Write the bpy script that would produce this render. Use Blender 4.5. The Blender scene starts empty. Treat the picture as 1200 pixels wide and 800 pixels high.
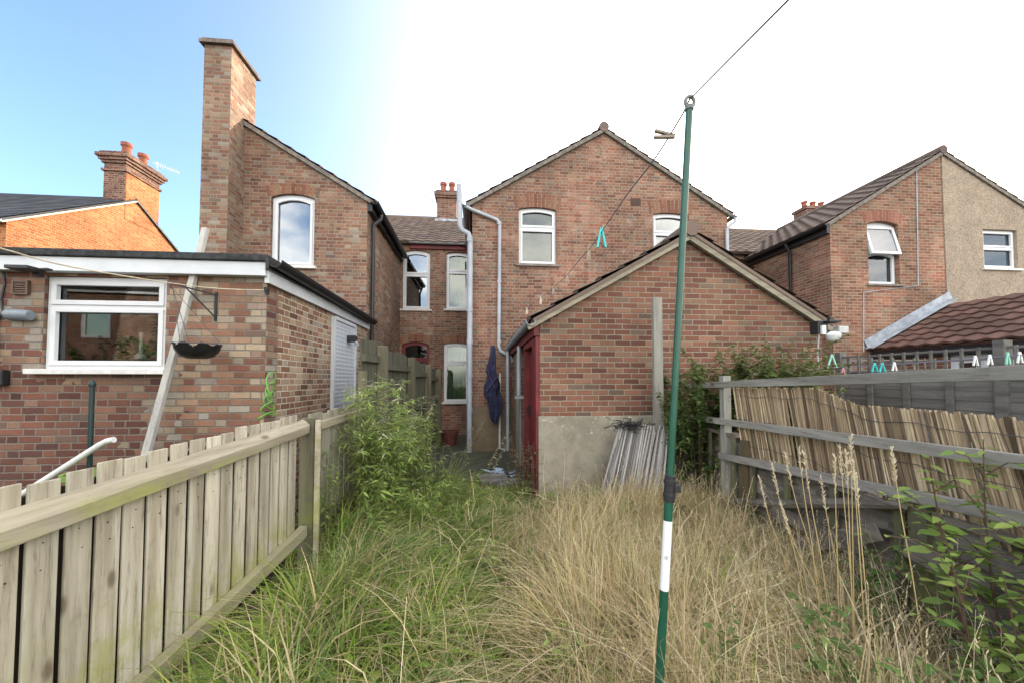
import bpy, bmesh, math, random
import numpy as np
from mathutils import Vector, Matrix, Euler
from mathutils.geometry import tessellate_polygon
random.seed(7); rng = np.random.default_rng(11)
scene = bpy.context.scene
COL = scene.collection
R = math.radians
# ------------------------------------------------------------------ camera model
F, PITCH, HZ, CAMZ = 440.0, R(2.0), 445.0, 1.5
PY = HZ - F*math.tan(PITCH)
TH = R(5.2)                      # the houses stand 5.2 degrees askew of the garden
C0 = Vector((0, 0, CAMZ))
def ray(px, py):
    x, y = (px-600)/F, -(py-PY)/F
    return Vector((x, math.cos(PITCH)-y*math.sin(PITCH), math.sin(PITCH)+y*math.cos(PITCH)))
RH = Matrix.Rotation(-TH, 3, 'Z')
def pd(px, py, d):               # garden axes, plane Y = d
    r = ray(px, py); return C0 + r*(d/r.y)
def pxp(px, py, X):
    r = ray(px, py); return C0 + r*(X/r.x)
def ph(px, py, Y):               # house axes, plane Y
    r = RH @ ray(px, py); return C0 + r*(Y/r.y)
def phx(px, py, X):
    r = RH @ ray(px, py); return C0 + r*(X/r.x)
def h2w(v): return Matrix.Rotation(TH, 3, 'Z') @ Vector(v)

# ------------------------------------------------------------------ node helpers
class N:
    def __init__(s, name):
        s.m = bpy.data.materials.new(name); s.m.use_nodes = True
        s.t = s.m.node_tree; s.t.nodes.clear()
        s.out = s.t.nodes.new('ShaderNodeOutputMaterial')
    def n(s, typ, **kw):
        x = s.t.nodes.new(typ)
        for k, v in kw.items(): setattr(x, k, v)
        return x
    def l(s, a, b): s.t.links.new(a, b)
    def put(s, sock, v):
        if hasattr(v, 'is_output') or isinstance(v, bpy.types.NodeSocket): s.l(v, sock)
        elif isinstance(v, (tuple, list)) and len(v) == 3 and sock.type == 'RGBA': sock.default_value = (*v, 1)
        else: sock.default_value = v
    def math(s, op, a, b=0.0, c=None):
        x = s.n('ShaderNodeMath', operation=op); s.put(x.inputs[0], a); s.put(x.inputs[1], b)
        if c is not None: s.put(x.inputs[2], c)
        return x.outputs[0]
    def mix(s, f, a, b, mode='MIX'):
        x = s.n('ShaderNodeMix', data_type='RGBA', blend_type=mode)
        s.put(x.inputs[0], f); s.put(x.inputs[6], a); s.put(x.inputs[7], b); return x.outputs[2]
    def noise(s, vec, scale, detail=4, rough=.6, dim='3D'):
        x = s.n('ShaderNodeTexNoise', noise_dimensions=dim)
        if vec is not None: s.l(vec, x.inputs['Vector'])
        x.inputs['Scale'].default_value = scale; x.inputs['Detail'].default_value = detail; x.inputs['Roughness'].default_value = rough
        return x.outputs[0]
    def ramp(s, f, stops, mode='LINEAR'):
        x = s.n('ShaderNodeValToRGB'); cr = x.color_ramp; cr.interpolation = mode
        while len(cr.elements) < len(stops): cr.elements.new(.5)
        for e, (p, c) in zip(cr.elements, stops): e.position = p; e.color = (*c, 1) if len(c) == 3 else c
        s.l(f, x.inputs[0]); return x.outputs[0]
    def step(s, v, a, b):
        x = s.n('ShaderNodeMapRange', interpolation_type='SMOOTHSTEP')
        s.put(x.inputs[0], v); x.inputs[1].default_value = a; x.inputs[2].default_value = b; return x.outputs[0]
    def xyz(s, x, y, z=0.0):
        c = s.n('ShaderNodeCombineXYZ'); s.put(c.inputs[0], x); s.put(c.inputs[1], y); s.put(c.inputs[2], z); return c.outputs[0]
    def sep(s, v):
        c = s.n('ShaderNodeSeparateXYZ'); s.l(v, c.inputs[0]); return c.outputs
    def coord(s, k='Object'): return s.n('ShaderNodeTexCoord').outputs[k]
    def mapped(s, v, sc):
        c = s.n('ShaderNodeMapping'); s.l(v, c.inputs[0]); c.inputs['Scale'].default_value = sc; return c.outputs[0]
    def bump(s, h, strength=.5, dist=.01):
        b = s.n('ShaderNodeBump'); b.inputs['Strength'].default_value = strength; b.inputs['Distance'].default_value = dist
        s.l(h, b.inputs['Height']); return b.outputs[0]
    def island(s): return s.n('ShaderNodeNewGeometry').outputs['Random Per Island']
    def bsdf(s, col, rough=.8, normal=None, metal=0, spec=.5):
        p = s.n('ShaderNodeBsdfPrincipled'); s.put(p.inputs['Base Color'], col); s.put(p.inputs['Roughness'], rough)
        p.inputs['Metallic'].default_value = metal; p.inputs['Specular IOR Level'].default_value = spec
        if normal is not None: s.l(normal, p.inputs['Normal'])
        s.l(p.outputs[0], s.out.inputs[0]); return p

def plain(name, c, rough=.6, metal=0, var=.15, scale=8, bump=0, spec=.4):
    s = N(name); v = s.coord()
    n1 = s.noise(v, scale, 5); f = s.step(n1, .35, .7)
    col = s.mix(f, tuple(k*(1-var) for k in c), tuple(min(1, k*(1+var)) for k in c))
    nm = s.bump(s.noise(v, scale*9, 4), .4, bump) if bump else None
    s.bsdf(col, rough, nm, metal, spec); return s.m

def brick(name, stops, mortar, bond='flemish', stain=.35, alt=None, altmask=None, stain_col=(.05, .045, .04), mstain=.25, pale=.0, even=.2):
    """Per-brick colours from a ramp; bricks 215 x 65 mm in a 225 x 75 mm grid on the UVs (metres)."""
    s = N(name); uv = s.mapped(s.coord('UV'), (1.13, 1.13, 1))
    n2 = s.n('ShaderNodeTexNoise'); s.l(uv, n2.inputs['Vector']); n2.inputs['Scale'].default_value = 70; n2.inputs['Detail'].default_value = 2
    nn = s.n('ShaderNodeTexNoise'); s.l(uv, nn.inputs['Vector']); nn.inputs['Scale'].default_value = 14; nn.inputs['Detail'].default_value = 3
    off = s.n('ShaderNodeVectorMath', operation='MULTIPLY_ADD'); s.l(nn.outputs['Color'], off.inputs[0])
    off.inputs[1].default_value = (.016, .012, 0)
    o2 = s.n('ShaderNodeVectorMath', operation='MULTIPLY_ADD'); s.l(n2.outputs['Color'], o2.inputs[0]); o2.inputs[1].default_value = (.006, .006, 0); s.l(uv, o2.inputs[2]); s.l(o2.outputs[0], off.inputs[2])
    u, v, _ = s.sep(off.outputs[0])
    row = s.math('FLOOR', s.math('DIVIDE', v, .075))
    fv = s.math('SUBTRACT', v, s.math('MULTIPLY', row, .075))
    odd = s.math('FLOORED_MODULO', row, 2.0)
    P = .3375 if bond == 'flemish' else .225
    rj = s.n('ShaderNodeTexWhiteNoise', noise_dimensions='1D'); s.l(row, rj.inputs['W'])
    uo = s.math('ADD', s.math('ADD', u, s.math('MULTIPLY', odd, .16875 if bond == 'flemish' else .1125)), s.math('MULTIPLY', rj.outputs['Value'], .03))
    cell = s.math('FLOOR', s.math('DIVIDE', uo, P))
    L = s.math('SUBTRACT', uo, s.math('MULTIPLY', cell, P))
    d = s.math('MINIMUM', L, s.math('SUBTRACT', P, L))
    hd = 0.0
    if bond == 'flemish':
        d = s.math('MINIMUM', d, s.math('ABSOLUTE', s.math('SUBTRACT', L, .225)))
        hd = s.math('GREATER_THAN', L, .225)
    d = s.math('MINIMUM', d, s.math('MINIMUM', fv, s.math('SUBTRACT', .075, fv)))
    mask = s.step(d, .0035, .0095)
    wn = s.n('ShaderNodeTexWhiteNoise', noise_dimensions='3D'); s.l(s.xyz(cell, row, hd), wn.inputs['Vector'])
    wn2 = s.n('ShaderNodeTexWhiteNoise', noise_dimensions='3D'); s.l(s.xyz(s.math('ADD', cell, 31.7), row, hd), wn2.inputs['Vector'])
    col = s.ramp(wn.outputs['Value'], stops)
    if alt:
        m = altmask(s) if altmask else s.step(s.noise(uv, .55, 3), .5, .6)
        pick = s.math('LESS_THAN', wn2.outputs['Value'], m)
        col = s.mix(pick, col, s.ramp(wn.outputs['Value'], alt))
    mean = tuple(sum(c[k] for _, c in stops)/len(stops)*(.75 if alt else 1)+(sum(c[k] for _, c in alt)/len(alt)*.25 if alt else 0) for k in range(3))
    col = s.mix(even, col, mean)
    jit = s.math('ADD', s.math('MULTIPLY', wn2.outputs['Value'], .42), .79)
    col = s.mix(1.0, col, s.xyz(jit, jit, jit), 'MULTIPLY')
    fine = s.noise(uv, 60, 5, .7)
    g = s.math('ADD', s.math('MULTIPLY', fine, .9), .55)
    col = s.mix(1.0, col, s.xyz(g, g, g), 'MULTIPLY')
    blot = s.step(s.noise(uv, 22, 4, .7), .58, .75)
    col = s.mix(s.math('MULTIPLY', blot, .35), col, stain_col)
    mc = s.mix(s.noise(uv, 3, 4), tuple(k*(1-mstain) for k in mortar), tuple(k*(1+mstain) for k in mortar))
    col = s.mix(mask, mc, col)
    st = s.step(s.noise(s.mapped(uv, (1.6, .55, 1)), 1.2, 6, .65), .47, .75)
    col = s.mix(s.math('MULTIPLY', st, stain), col, stain_col)
    bg_ = s.math('ADD', s.math('MULTIPLY', s.noise(uv, .7, 5, .65), 1.0), .3)
    col = s.mix(1.0, col, s.xyz(s.math('MULTIPLY', bg_, .94), s.math('MULTIPLY', bg_, .99), s.math('MULTIPLY', bg_, 1.03)), 'MULTIPLY')
    runs = s.step(s.noise(s.mapped(uv, (3.2, .22, 1)), 1.5, 5, .7), .56, .74)
    col = s.mix(s.math('MULTIPLY', runs, stain*.8), col, stain_col)
    if pale:
        pf = s.step(s.noise(s.mapped(uv, (1, 1, 1)), 1.7, 5, .7), .56, .72)
        col = s.mix(s.math('MULTIPLY', pf, pale), col, (.5, .45, .38))
    h = s.math('ADD', s.math('MULTIPLY', mask, 1.0), s.math('MULTIPLY', fine, .7))
    h = s.math('ADD', h, s.math('MULTIPLY', wn2.outputs['Value'], .35))
    s.bsdf(col, .92, s.bump(h, .75, .007), spec=.2); return s.m

def loose_brick(name, stops):
    s = N(name); col = s.ramp(s.island(), stops); v = s.coord()
    f = s.noise(v, 50, 4, .7); g = s.math('ADD', s.math('MULTIPLY', f, .9), .55)
    s.bsdf(s.mix(1.0, col, s.xyz(g, g, g), 'MULTIPLY'), .92, s.bump(f, .5, .004), spec=.2); return s.m

def wood(name, a, b, axis='z', green=None, gz=(0, .5), dark=(.05, .045, .04), rough=.85, knots=True, streak=1.0):
    s = N(name); o = s.coord(); isl = s.math('FRACT', s.math('ADD', s.island(), s.n('ShaderNodeObjectInfo').outputs['Random']))
    ad = s.n('ShaderNodeVectorMath', operation='ADD'); s.l(o, ad.inputs[0]); s.l(s.xyz(s.math('MULTIPLY', isl, 17), s.math('MULTIPLY', isl, 9), s.math('MULTIPLY', isl, 23)), ad.inputs[1])
    sc = {'z': (1, 1, .07), 'y': (1, .07, 1), 'x': (.07, 1, 1)}[axis]
    v = s.mapped(ad.outputs[0], sc)
    dn = s.n('ShaderNodeTexNoise'); s.l(v, dn.inputs['Vector']); dn.inputs['Scale'].default_value = 9; dn.inputs['Detail'].default_value = 3
    w = s.n('ShaderNodeVectorMath', operation='MULTIPLY_ADD'); s.l(dn.outputs['Color'], w.inputs[0]); w.inputs[1].default_value = (.05, .05, .05); s.l(v, w.inputs[2])
    grain = s.noise(w.outputs[0], 60, 6, .75)
    broad = s.noise(v, 14, 4, .6)
    col = s.mix(s.step(broad, .3, .72), a, b)
    col = s.mix(s.math('MULTIPLY', s.step(grain, .5, .74), .6*streak), col, dark)
    j = s.math('ADD', s.math('MULTIPLY', isl, .32), .8)
    col = s.mix(1.0, col, s.xyz(j, j, s.math('MULTIPLY', j, .97)), 'MULTIPLY')
    if knots:
        vo = s.n('ShaderNodeTexVoronoi'); s.l(s.mapped(ad.outputs[0], {'z': (1, 1, .45), 'y': (1, .45, 1), 'x': (.45, 1, 1)}[axis]), vo.inputs['Vector']); vo.inputs['Scale'].default_value = 6.0
        k = s.math('SUBTRACT', 1.0, s.step(vo.outputs['Distance'], .05, .15))
        col = s.mix(s.math('MULTIPLY', k, .75), col, (.09, .06, .04))
    if green:
        z = s.sep(s.n('ShaderNodeNewGeometry').outputs['Position'])[2]
        gm = s.math('MULTIPLY', s.math('SUBTRACT', 1.0, s.step(z, *gz)), s.step(s.noise(o, 5, 5, .7), .38, .62))
        col = s.mix(s.math('MULTIPLY', gm, .75), col, green)
    blot = s.step(s.noise(o, 7, 6, .75), .55, .72)
    col = s.mix(s.math('MULTIPLY', blot, .3), col, dark)
    s.bsdf(col, rough, s.bump(s.math('ADD', grain, s.math('MULTIPLY', broad, .5)), .6, .004), spec=.25); return s.m

def leafmat(name, trans=.35, rough=.55):
    s = N(name); at = s.n('ShaderNodeAttribute', attribute_name='Col')
    p = s.n('ShaderNodeBsdfPrincipled'); s.l(at.outputs['Color'], p.inputs['Base Color']); p.inputs['Roughness'].default_value = rough
    p.inputs['Specular IOR Level'].default_value = .15
    t = s.n('ShaderNodeBsdfTranslucent'); s.l(at.outputs['Color'], t.inputs['Color'])
    m = s.n('ShaderNodeMixShader'); m.inputs[0].default_value = trans; s.l(p.outputs[0], m.inputs[1]); s.l(t.outputs[0], m.inputs[2])
    s.l(m.outputs[0], s.out.inputs[0]); return s.m

def glassmat(name, refl=.16, tint=(.75, .8, .8), rough=.01, wav=.05):
    s = N(name); tr = s.n('ShaderNodeBsdfTransparent'); tr.inputs[0].default_value = (*tint, 1)
    g = s.n('ShaderNodeBsdfGlossy'); g.inputs['Roughness'].default_value = rough; g.inputs['Color'].default_value = (.95, .97, 1, 1)
    v = s.coord(); s.l(s.bump(s.noise(v, 2.2, 2), wav, .02), g.inputs['Normal'])
    fr = s.n('ShaderNodeFresnel'); fr.inputs[0].default_value = 1.5
    m = s.n('ShaderNodeMixShader'); s.l(s.math('MAXIMUM', s.math('MULTIPLY', fr.outputs[0], 1.6), refl), m.inputs[0])
    s.l(tr.outputs[0], m.inputs[1]); s.l(g.outputs[0], m.inputs[2]); s.l(m.outputs[0], s.out.inputs[0]); return s.m

def tilemat(name, a, b, moss=(.12, .12, .05), mossf=.3):
    s = N(name); uv = s.coord('UV'); u, v, _ = s.sep(uv)
    wn = s.n('ShaderNodeTexWhiteNoise', noise_dimensions='2D'); s.l(s.xyz(s.math('FLOOR', u), s.math('FLOOR', v)), wn.inputs['Vector'])
    col = s.mix(wn.outputs['Value'], a, b); o = s.coord()
    col = s.mix(s.math('MULTIPLY', s.step(s.noise(o, 3, 6, .7), .5, .72), mossf), col, moss)
    f = s.noise(o, 40, 4, .7); g = s.math('ADD', s.math('MULTIPLY', f, .8), .6)
    s.bsdf(s.mix(1.0, col, s.xyz(g, g, g), 'MULTIPLY'), .85, s.bump(f, .4, .004), spec=.3); return s.m

# ------------------------------------------------------------------ mesh builder
BASE = {}
class MB:
    def __init__(s): s.v = []; s.f = []; s.uv = {}
    def face(s, pts, uv=None):
        i = len(s.v); s.v += [Vector(p) for p in pts]; s.f.append(tuple(range(i, i+len(pts))))
        if uv: s.uv[len(s.f)-1] = uv
    def box(s, a, b, M=None):
        (x0, y0, z0), (x1, y1, z1) = a, b
        i = len(s.v)
        P = [Vector((x, y, z)) for z in (z0, z1) for y in (y0, y1) for x in (x0, x1)]
        if M is not None: P = [M @ p for p in P]
        s.v += P
        for q in ((0, 2, 3, 1), (4, 5, 7, 6), (0, 1, 5, 4), (2, 6, 7, 3), (0, 4, 6, 2), (1, 3, 7, 5)): s.f.append(tuple(i+k for k in q))
        return s
    def bar(s, p, q, w, h, up=(0, 0, 1)):
        """Box from p to q; w across, h along up."""
        p, q = Vector(p), Vector(q); d = (q-p); L = d.length; d.normalize()
        x = d.cross(Vector(up)).normalized(); z = x.cross(d)
        M = Matrix((x, d, z)).transposed().to_4x4(); M.translation = p
        return s.box((-w/2, 0, -h/2), (w/2, L, h/2), M)
    def tube(s, path, r, n=8, cap=True):
        path = [Vector(p) for p in path]; k = len(path); rr = r if isinstance(r, (list, tuple)) else [r]*k
        i0 = len(s.v); prev = None
        for j, p in enumerate(path):
            t = (path[min(j+1, k-1)]-path[max(j-1, 0)]).normalized()
            if prev is None: prev = t.orthogonal().normalized()
            a = (prev - t*prev.dot(t)).normalized(); prev = a; b = t.cross(a)
            for m in range(n):
                an = 2*math.pi*m/n; s.v.append(p + (a*math.cos(an)+b*math.sin(an))*rr[j])
        for j in range(k-1):
            for m in range(n):
                a, b = i0+j*n+m, i0+j*n+(m+1) % n; s.f.append((a, b, b+n, a+n))
        if cap: s.f.append(tuple(i0+m for m in reversed(range(n)))); s.f.append(tuple(i0+(k-1)*n+m for m in range(n)))
        return s
    def prism(s, outer, holes, c0, c1, plane='y'):
        loops = [outer]+list(holes)
        mk = (lambda u, z, c: Vector((u, c, z))) if plane == 'y' else (lambda u, z, c: Vector((c, u, z))) if plane == 'x' else (lambda u, z, c: Vector((u, z, c)))
        flat = [p for l in loops for p in l]; n = len(flat); i = len(s.v)
        s.v += [mk(u, z, c0) for u, z in flat]+[mk(u, z, c1) for u, z in flat]
        for t in tessellate_polygon([[Vector((u, z, 0)) for u, z in l] for l in loops]):
            s.f.append(tuple(i+k for k in t)); s.f.append(tuple(i+n+k for k in reversed(t)))
        o = 0
        for l in loops:
            m = len(l)
            for k in range(m):
                a, b = i+o+k, i+o+(k+1) % m; s.f.append((a, b, b+n, a+n))
            o += m
        return s
    def lathe(s, c, prof, n=16):
        c = Vector(c); i = len(s.v); k = len(prof)
        for r, z in prof:
            for m in range(n):
                a = 2*math.pi*m/n; s.v.append(c+Vector((r*math.cos(a), r*math.sin(a), z)))
        for j in range(k-1):
            for m in range(n):
                a, b = i+j*n+m, i+j*n+(m+1) % n; s.f.append((a, b, b+n, a+n))
        s.f.append(tuple(i+m for m in reversed(range(n)))); s.f.append(tuple(i+(k-1)*n+m for m in range(n)))
        return s
    def gutter(s, p, q, r=.055, up=(0, 0, 1)):
        p, q = Vector(p), Vector(q); d = (q-p).normalized(); x = d.cross(Vector(up)).normalized(); z = x.cross(d)
        prof = [(r*math.cos(a), r*math.sin(a)) for a in [math.pi+math.pi*k/8 for k in range(9)]]
        prof += [(r*.9*math.cos(a), r*.9*math.sin(a)) for a in [2*math.pi-math.pi*k/8 for k in range(9)]]
        i = len(s.v); n = len(prof)
        for b in (p, q): s.v += [b+x*u+z*w for u, w in prof]
        for k in range(n): s.f.append((i+k, i+(k+1) % n, i+n+(k+1) % n, i+n+k))
        for e in (0, 1):
            for k in range(8): s.f.append((i+e*n+k, i+e*n+k+1, i+e*n+n-2-k, i+e*n+n-1-k))
        return s
    def tiles(s, P, U, V, L, S, tw=.3, th=.3, amp=.02, lip=.025, thick=.04):
        P, U, V = Vector(P), Vector(U).normalized(), Vector(V).normalized(); Nn = U.cross(V).normalized()
        if Nn.z < 0: Nn = -Nn
        nc, nr = max(1, round(L/tw)), max(1, round(S/th)); sub = 6 if amp else 1
        prof = [0, .55, 1, .9, .45, .1] if amp else [0]
        for r in range(nr):
            row = []
            for (vv, hh) in ((r/nr, lip), ((r+1.04)/nr, 0.0)):
                row.append([P+U*(L*c/(nc*sub))+V*(S*vv)+Nn*(hh+amp*prof[c % sub]) for c in range(nc*sub+1)])
            i = len(s.v); w = nc*sub+1; s.v += row[0]+row[1]
            s.v += [p-Nn*(lip+.012) for p in row[0]]
            for c in range(nc*sub):
                s.f.append((i+c, i+c+1, i+w+c+1, i+w+c)); u0, u1 = c/sub+.001, (c+1)/sub-.001
                s.uv[len(s.f)-1] = [(u0, r+.1), (u1, r+.1), (u1, r+.9), (u0, r+.9)]
                s.f.append((i+2*w+c, i+2*w+c+1, i+c+1, i+c)); s.uv[len(s.f)-1] = [(u0, r+.1), (u1, r+.1), (u1, r+.2), (u0, r+.2)]
        M = Matrix((U, V, Nn)).transposed().to_4x4(); M.translation = P
        s.box((.005, .02, -thick-.015), (L-.005, S, -.015), M)
        return s
    def build(s, name, mat, parent=None, base=None, frame='W', bevel=0, smooth=False, fix=True, **tags):
        me = bpy.data.meshes.new(name)
        if parent is not None: b = BASE[parent.name]
        else:
            if base is None:
                xs = [v.x for v in s.v]; ys = [v.y for v in s.v]; zs = [v.z for v in s.v]
                base = ((min(xs)+max(xs))/2, (min(ys)+max(ys))/2, min(zs))
            b = Vector(base)
        me.from_pydata([v-b for v in s.v], [], s.f)
        uvl = me.uv_layers.new(name='UVMap')
        for p in me.polygons:
            nrm = p.normal; cu = s.uv.get(p.index)
            for k, li in enumerate(p.loop_indices):
                if cu: uvl.data[li].uv = cu[k]; continue
                c = me.vertices[me.loops[li].vertex_index].co+b
                ax = max(range(3), key=lambda a: abs(nrm[a]))
                uvl.data[li].uv = (c.y, c.z) if ax == 0 else (c.x, c.z) if ax == 1 else (c.x, c.y)
        if fix:
            bm = bmesh.new(); bm.from_mesh(me); bmesh.ops.recalc_face_normals(bm, faces=bm.faces); bm.to_mesh(me); bm.free()
        if smooth:
            me.polygons.foreach_set('use_smooth', [True]*len(me.polygons))
            me.set_sharp_from_angle(angle=R(40))
        if mat: me.materials.append(mat)
        o = bpy.data.objects.new(name, me); COL.objects.link(o)
        if parent is not None: o.parent = parent; BASE[o.name] = b
        else:
            BASE[o.name] = b
            o.location = b if frame == 'W' else h2w(b)
            if frame == 'H': o.rotation_euler.z = TH
        if bevel:
            m = o.modifiers.new('bevel', 'BEVEL'); m.width = bevel; m.segments = 2; m.limit_method = 'ANGLE'; m.angle_limit = R(50)
        for k, v in tags.items(): o[k] = v
        return o

def thing(name, label, cat, base, frame='W', group=None):
    o = bpy.data.objects.new(name, None); COL.objects.link(o); o.empty_display_size = .2
    b = Vector(base); BASE[o.name] = b
    o.location = b if frame == 'W' else h2w(b)
    if frame == 'H': o.rotation_euler.z = TH
    o['label'] = label; o['category'] = cat
    if group: o['group'] = group
    return o
def tree_copy(o, parent=None):
    c = o.copy(); COL.objects.link(c); BASE[c.name] = BASE[o.name]
    if parent is not None: c.parent = parent
    for ch in list(o.children): tree_copy(ch, c)
    return c

def raw_mesh(name, V, faces_n, Fi, cols, mat, parent=None, base=(0, 0, 0), smooth=False, **tags):
    """Fast mesh from numpy arrays; Fi is an (m, faces_n) index array; cols is (n, 3)."""
    me = bpy.data.meshes.new(name); b = np.array(BASE[parent.name] if parent is not None else base)
    V = np.asarray(V, dtype=np.float32)-b.astype(np.float32); m = len(Fi)
    me.vertices.add(len(V)); me.vertices.foreach_set('co', V.ravel())
    me.loops.add(m*faces_n); me.loops.foreach_set('vertex_index', np.asarray(Fi, dtype=np.int32).ravel())
    me.polygons.add(m); me.polygons.foreach_set('loop_start', np.arange(m, dtype=np.int32)*faces_n)
    me.update(calc_edges=True)
    a = me.attributes.new('Col', 'FLOAT_COLOR', 'POINT')
    a.data.foreach_set('color', np.concatenate([cols, np.ones((len(cols), 1))], 1).astype(np.float32).ravel())
    me.materials.append(mat); me.validate()
    if smooth: me.polygons.foreach_set('use_smooth', [True]*len(me.polygons))
    o = bpy.data.objects.new(name, me); COL.objects.link(o)
    if parent is not None: o.parent = parent
    else: o.location = base
    BASE[o.name] = Vector(b)
    for k, v in tags.items(): o[k] = v
    return o

def blades(pos, h, w, az, bend, col, segs=4, tip=.12, sway=None):
    """Curved tapering grass blades. All arguments are arrays over blades."""
    n = len(pos); t = np.linspace(0, 1, segs+1)[None, :, None]
    dirv = np.stack([np.cos(az), np.sin(az), np.zeros(n)], 1)[:, None, :]
    side = np.stack([-np.sin(az+.6*rng.standard_normal(n)), np.cos(az), np.zeros(n)], 1)[:, None, :]
    hb = h[:, None, None]; bb = bend[:, None, None]
    z = hb*(t - .42*bb*t**2.6); out = hb*bb*.85*t**1.9
    ctr = pos[:, None, :]+dirv*out; ctr = ctr.copy(); ctr[:, :, 2:3] += z
    if sway is not None: ctr += sway[:, None, :]*(t*(1-t)*hb)
    ww = w[:, None, None]*.5*(1-(1-tip)*t**1.5)
    A = ctr-side*ww; B = ctr+side*ww
    V = np.stack([A, B], 2).reshape(-1, 3)
    k = (segs+1)*2; base = (np.arange(n)*k)[:, None]
    q = np.concatenate([np.array([[2*j, 2*j+1, 2*j+3, 2*j+2]]) for j in range(segs)], 0)
    Fi = (base[:, :, None]+q[None]).reshape(-1, 4)
    C = np.repeat(col, k, 0)
    return V, Fi, C

def leaves(P, D, Nn, ln, wd, col, fold=.25, curl=.25):
    """Pointed leaves of six quads: P base points, D directions, Nn normals."""
    P, D, Nn = (np.asarray(a, float) for a in (P, D, Nn)); n = len(P)
    D /= np.linalg.norm(D, axis=1, keepdims=True)+1e-9
    S = np.cross(D, Nn); S /= np.linalg.norm(S, axis=1, keepdims=True)+1e-9; U = np.cross(S, D)
    ln = np.asarray(ln)[:, None]; wd = np.asarray(wd)[:, None]
    rows = [(0, .04), (.28, .46), (.62, .38), (1, .02)]
    vs = []
    for t, hw in rows:
        c = P+D*ln*t-U*ln*curl*t*t
        vs += [c-S*wd*hw+U*wd*fold*hw, c, c+S*wd*hw+U*wd*fold*hw]
    V = np.stack(vs, 1).reshape(-1, 3); base = (np.arange(n)*12)[:, None]
    q = np.array([[3*j+a, 3*j+a+1, 3*j+a+4, 3*j+a+3] for j in range(3) for a in (0, 1)])
    Fi = (base[:, :, None]+q[None]).reshape(-1, 4)
    return V, Fi, np.repeat(np.asarray(col), 12, 0)
def join(parts):
    o = 0; Vs, Fs, Cs = [], [], []
    for V, Fi, C in parts: Vs.append(V); Fs.append(Fi+o); Cs.append(C); o += len(V)
    return np.concatenate(Vs), np.concatenate(Fs), np.concatenate(Cs)
def pal(n, cols, jit=.15):
    c = np.array(cols); w = rng.random((n, len(cols)))**3; w /= w.sum(1, keepdims=True)
    return np.clip((w@c)*(1+jit*rng.standard_normal((n, 1))), .005, 1)

# ------------------------------------------------------------------ materials
CEN = [(0, (.15, .064, .045)), (.18, (.22, .092, .058)), (.48, (.275, .125, .076)), (.76, (.3, .165, .102)), (.92, (.26, .18, .12)), (1, (.14, .1, .08))]
CEN2 = [(0, (.3, .1, .06)), (.5, (.36, .16, .1)), (1, (.42, .25, .17))]
OUT = [(0, (.13, .055, .04)), (.2, (.2, .08, .053)), (.5, (.26, .11, .07)), (.78, (.28, .145, .09)), (.93, (.23, .155, .105)), (1, (.14, .1, .082))]
BUFF = [(0, (.2, .09, .06)), (.25, (.32, .155, .098)), (.5, (.4, .26, .165)), (.72, (.44, .34, .23)), (.9, (.37, .33, .275)), (1, (.3, .16, .1))]
DARKRED = [(0, (.09, .042, .036)), (.3, (.16, .062, .046)), (.6, (.22, .088, .06)), (.85, (.27, .15, .1)), (1, (.14, .095, .078))]
ORANGE = [(0, (.36, .11, .04)), (.5, (.45, .15, .052)), (1, (.5, .2, .075))]
def ext_mask(s):
    u, v, _ = s.sep(s.coord('UV'))
    w = s.math('MULTIPLY', s.math('SUBTRACT', s.noise(s.coord('UV'), 2.2, 3), .5), .9)
    a = s.step(s.math('ADD', u, w), -3.35, -2.75)
    b = s.step(s.math('ADD', v, w), 1.35, 1.8)
    return s.math('MULTIPLY', s.math('MAXIMUM', a, s.math('MULTIPLY', b, .6)), .95)
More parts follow.
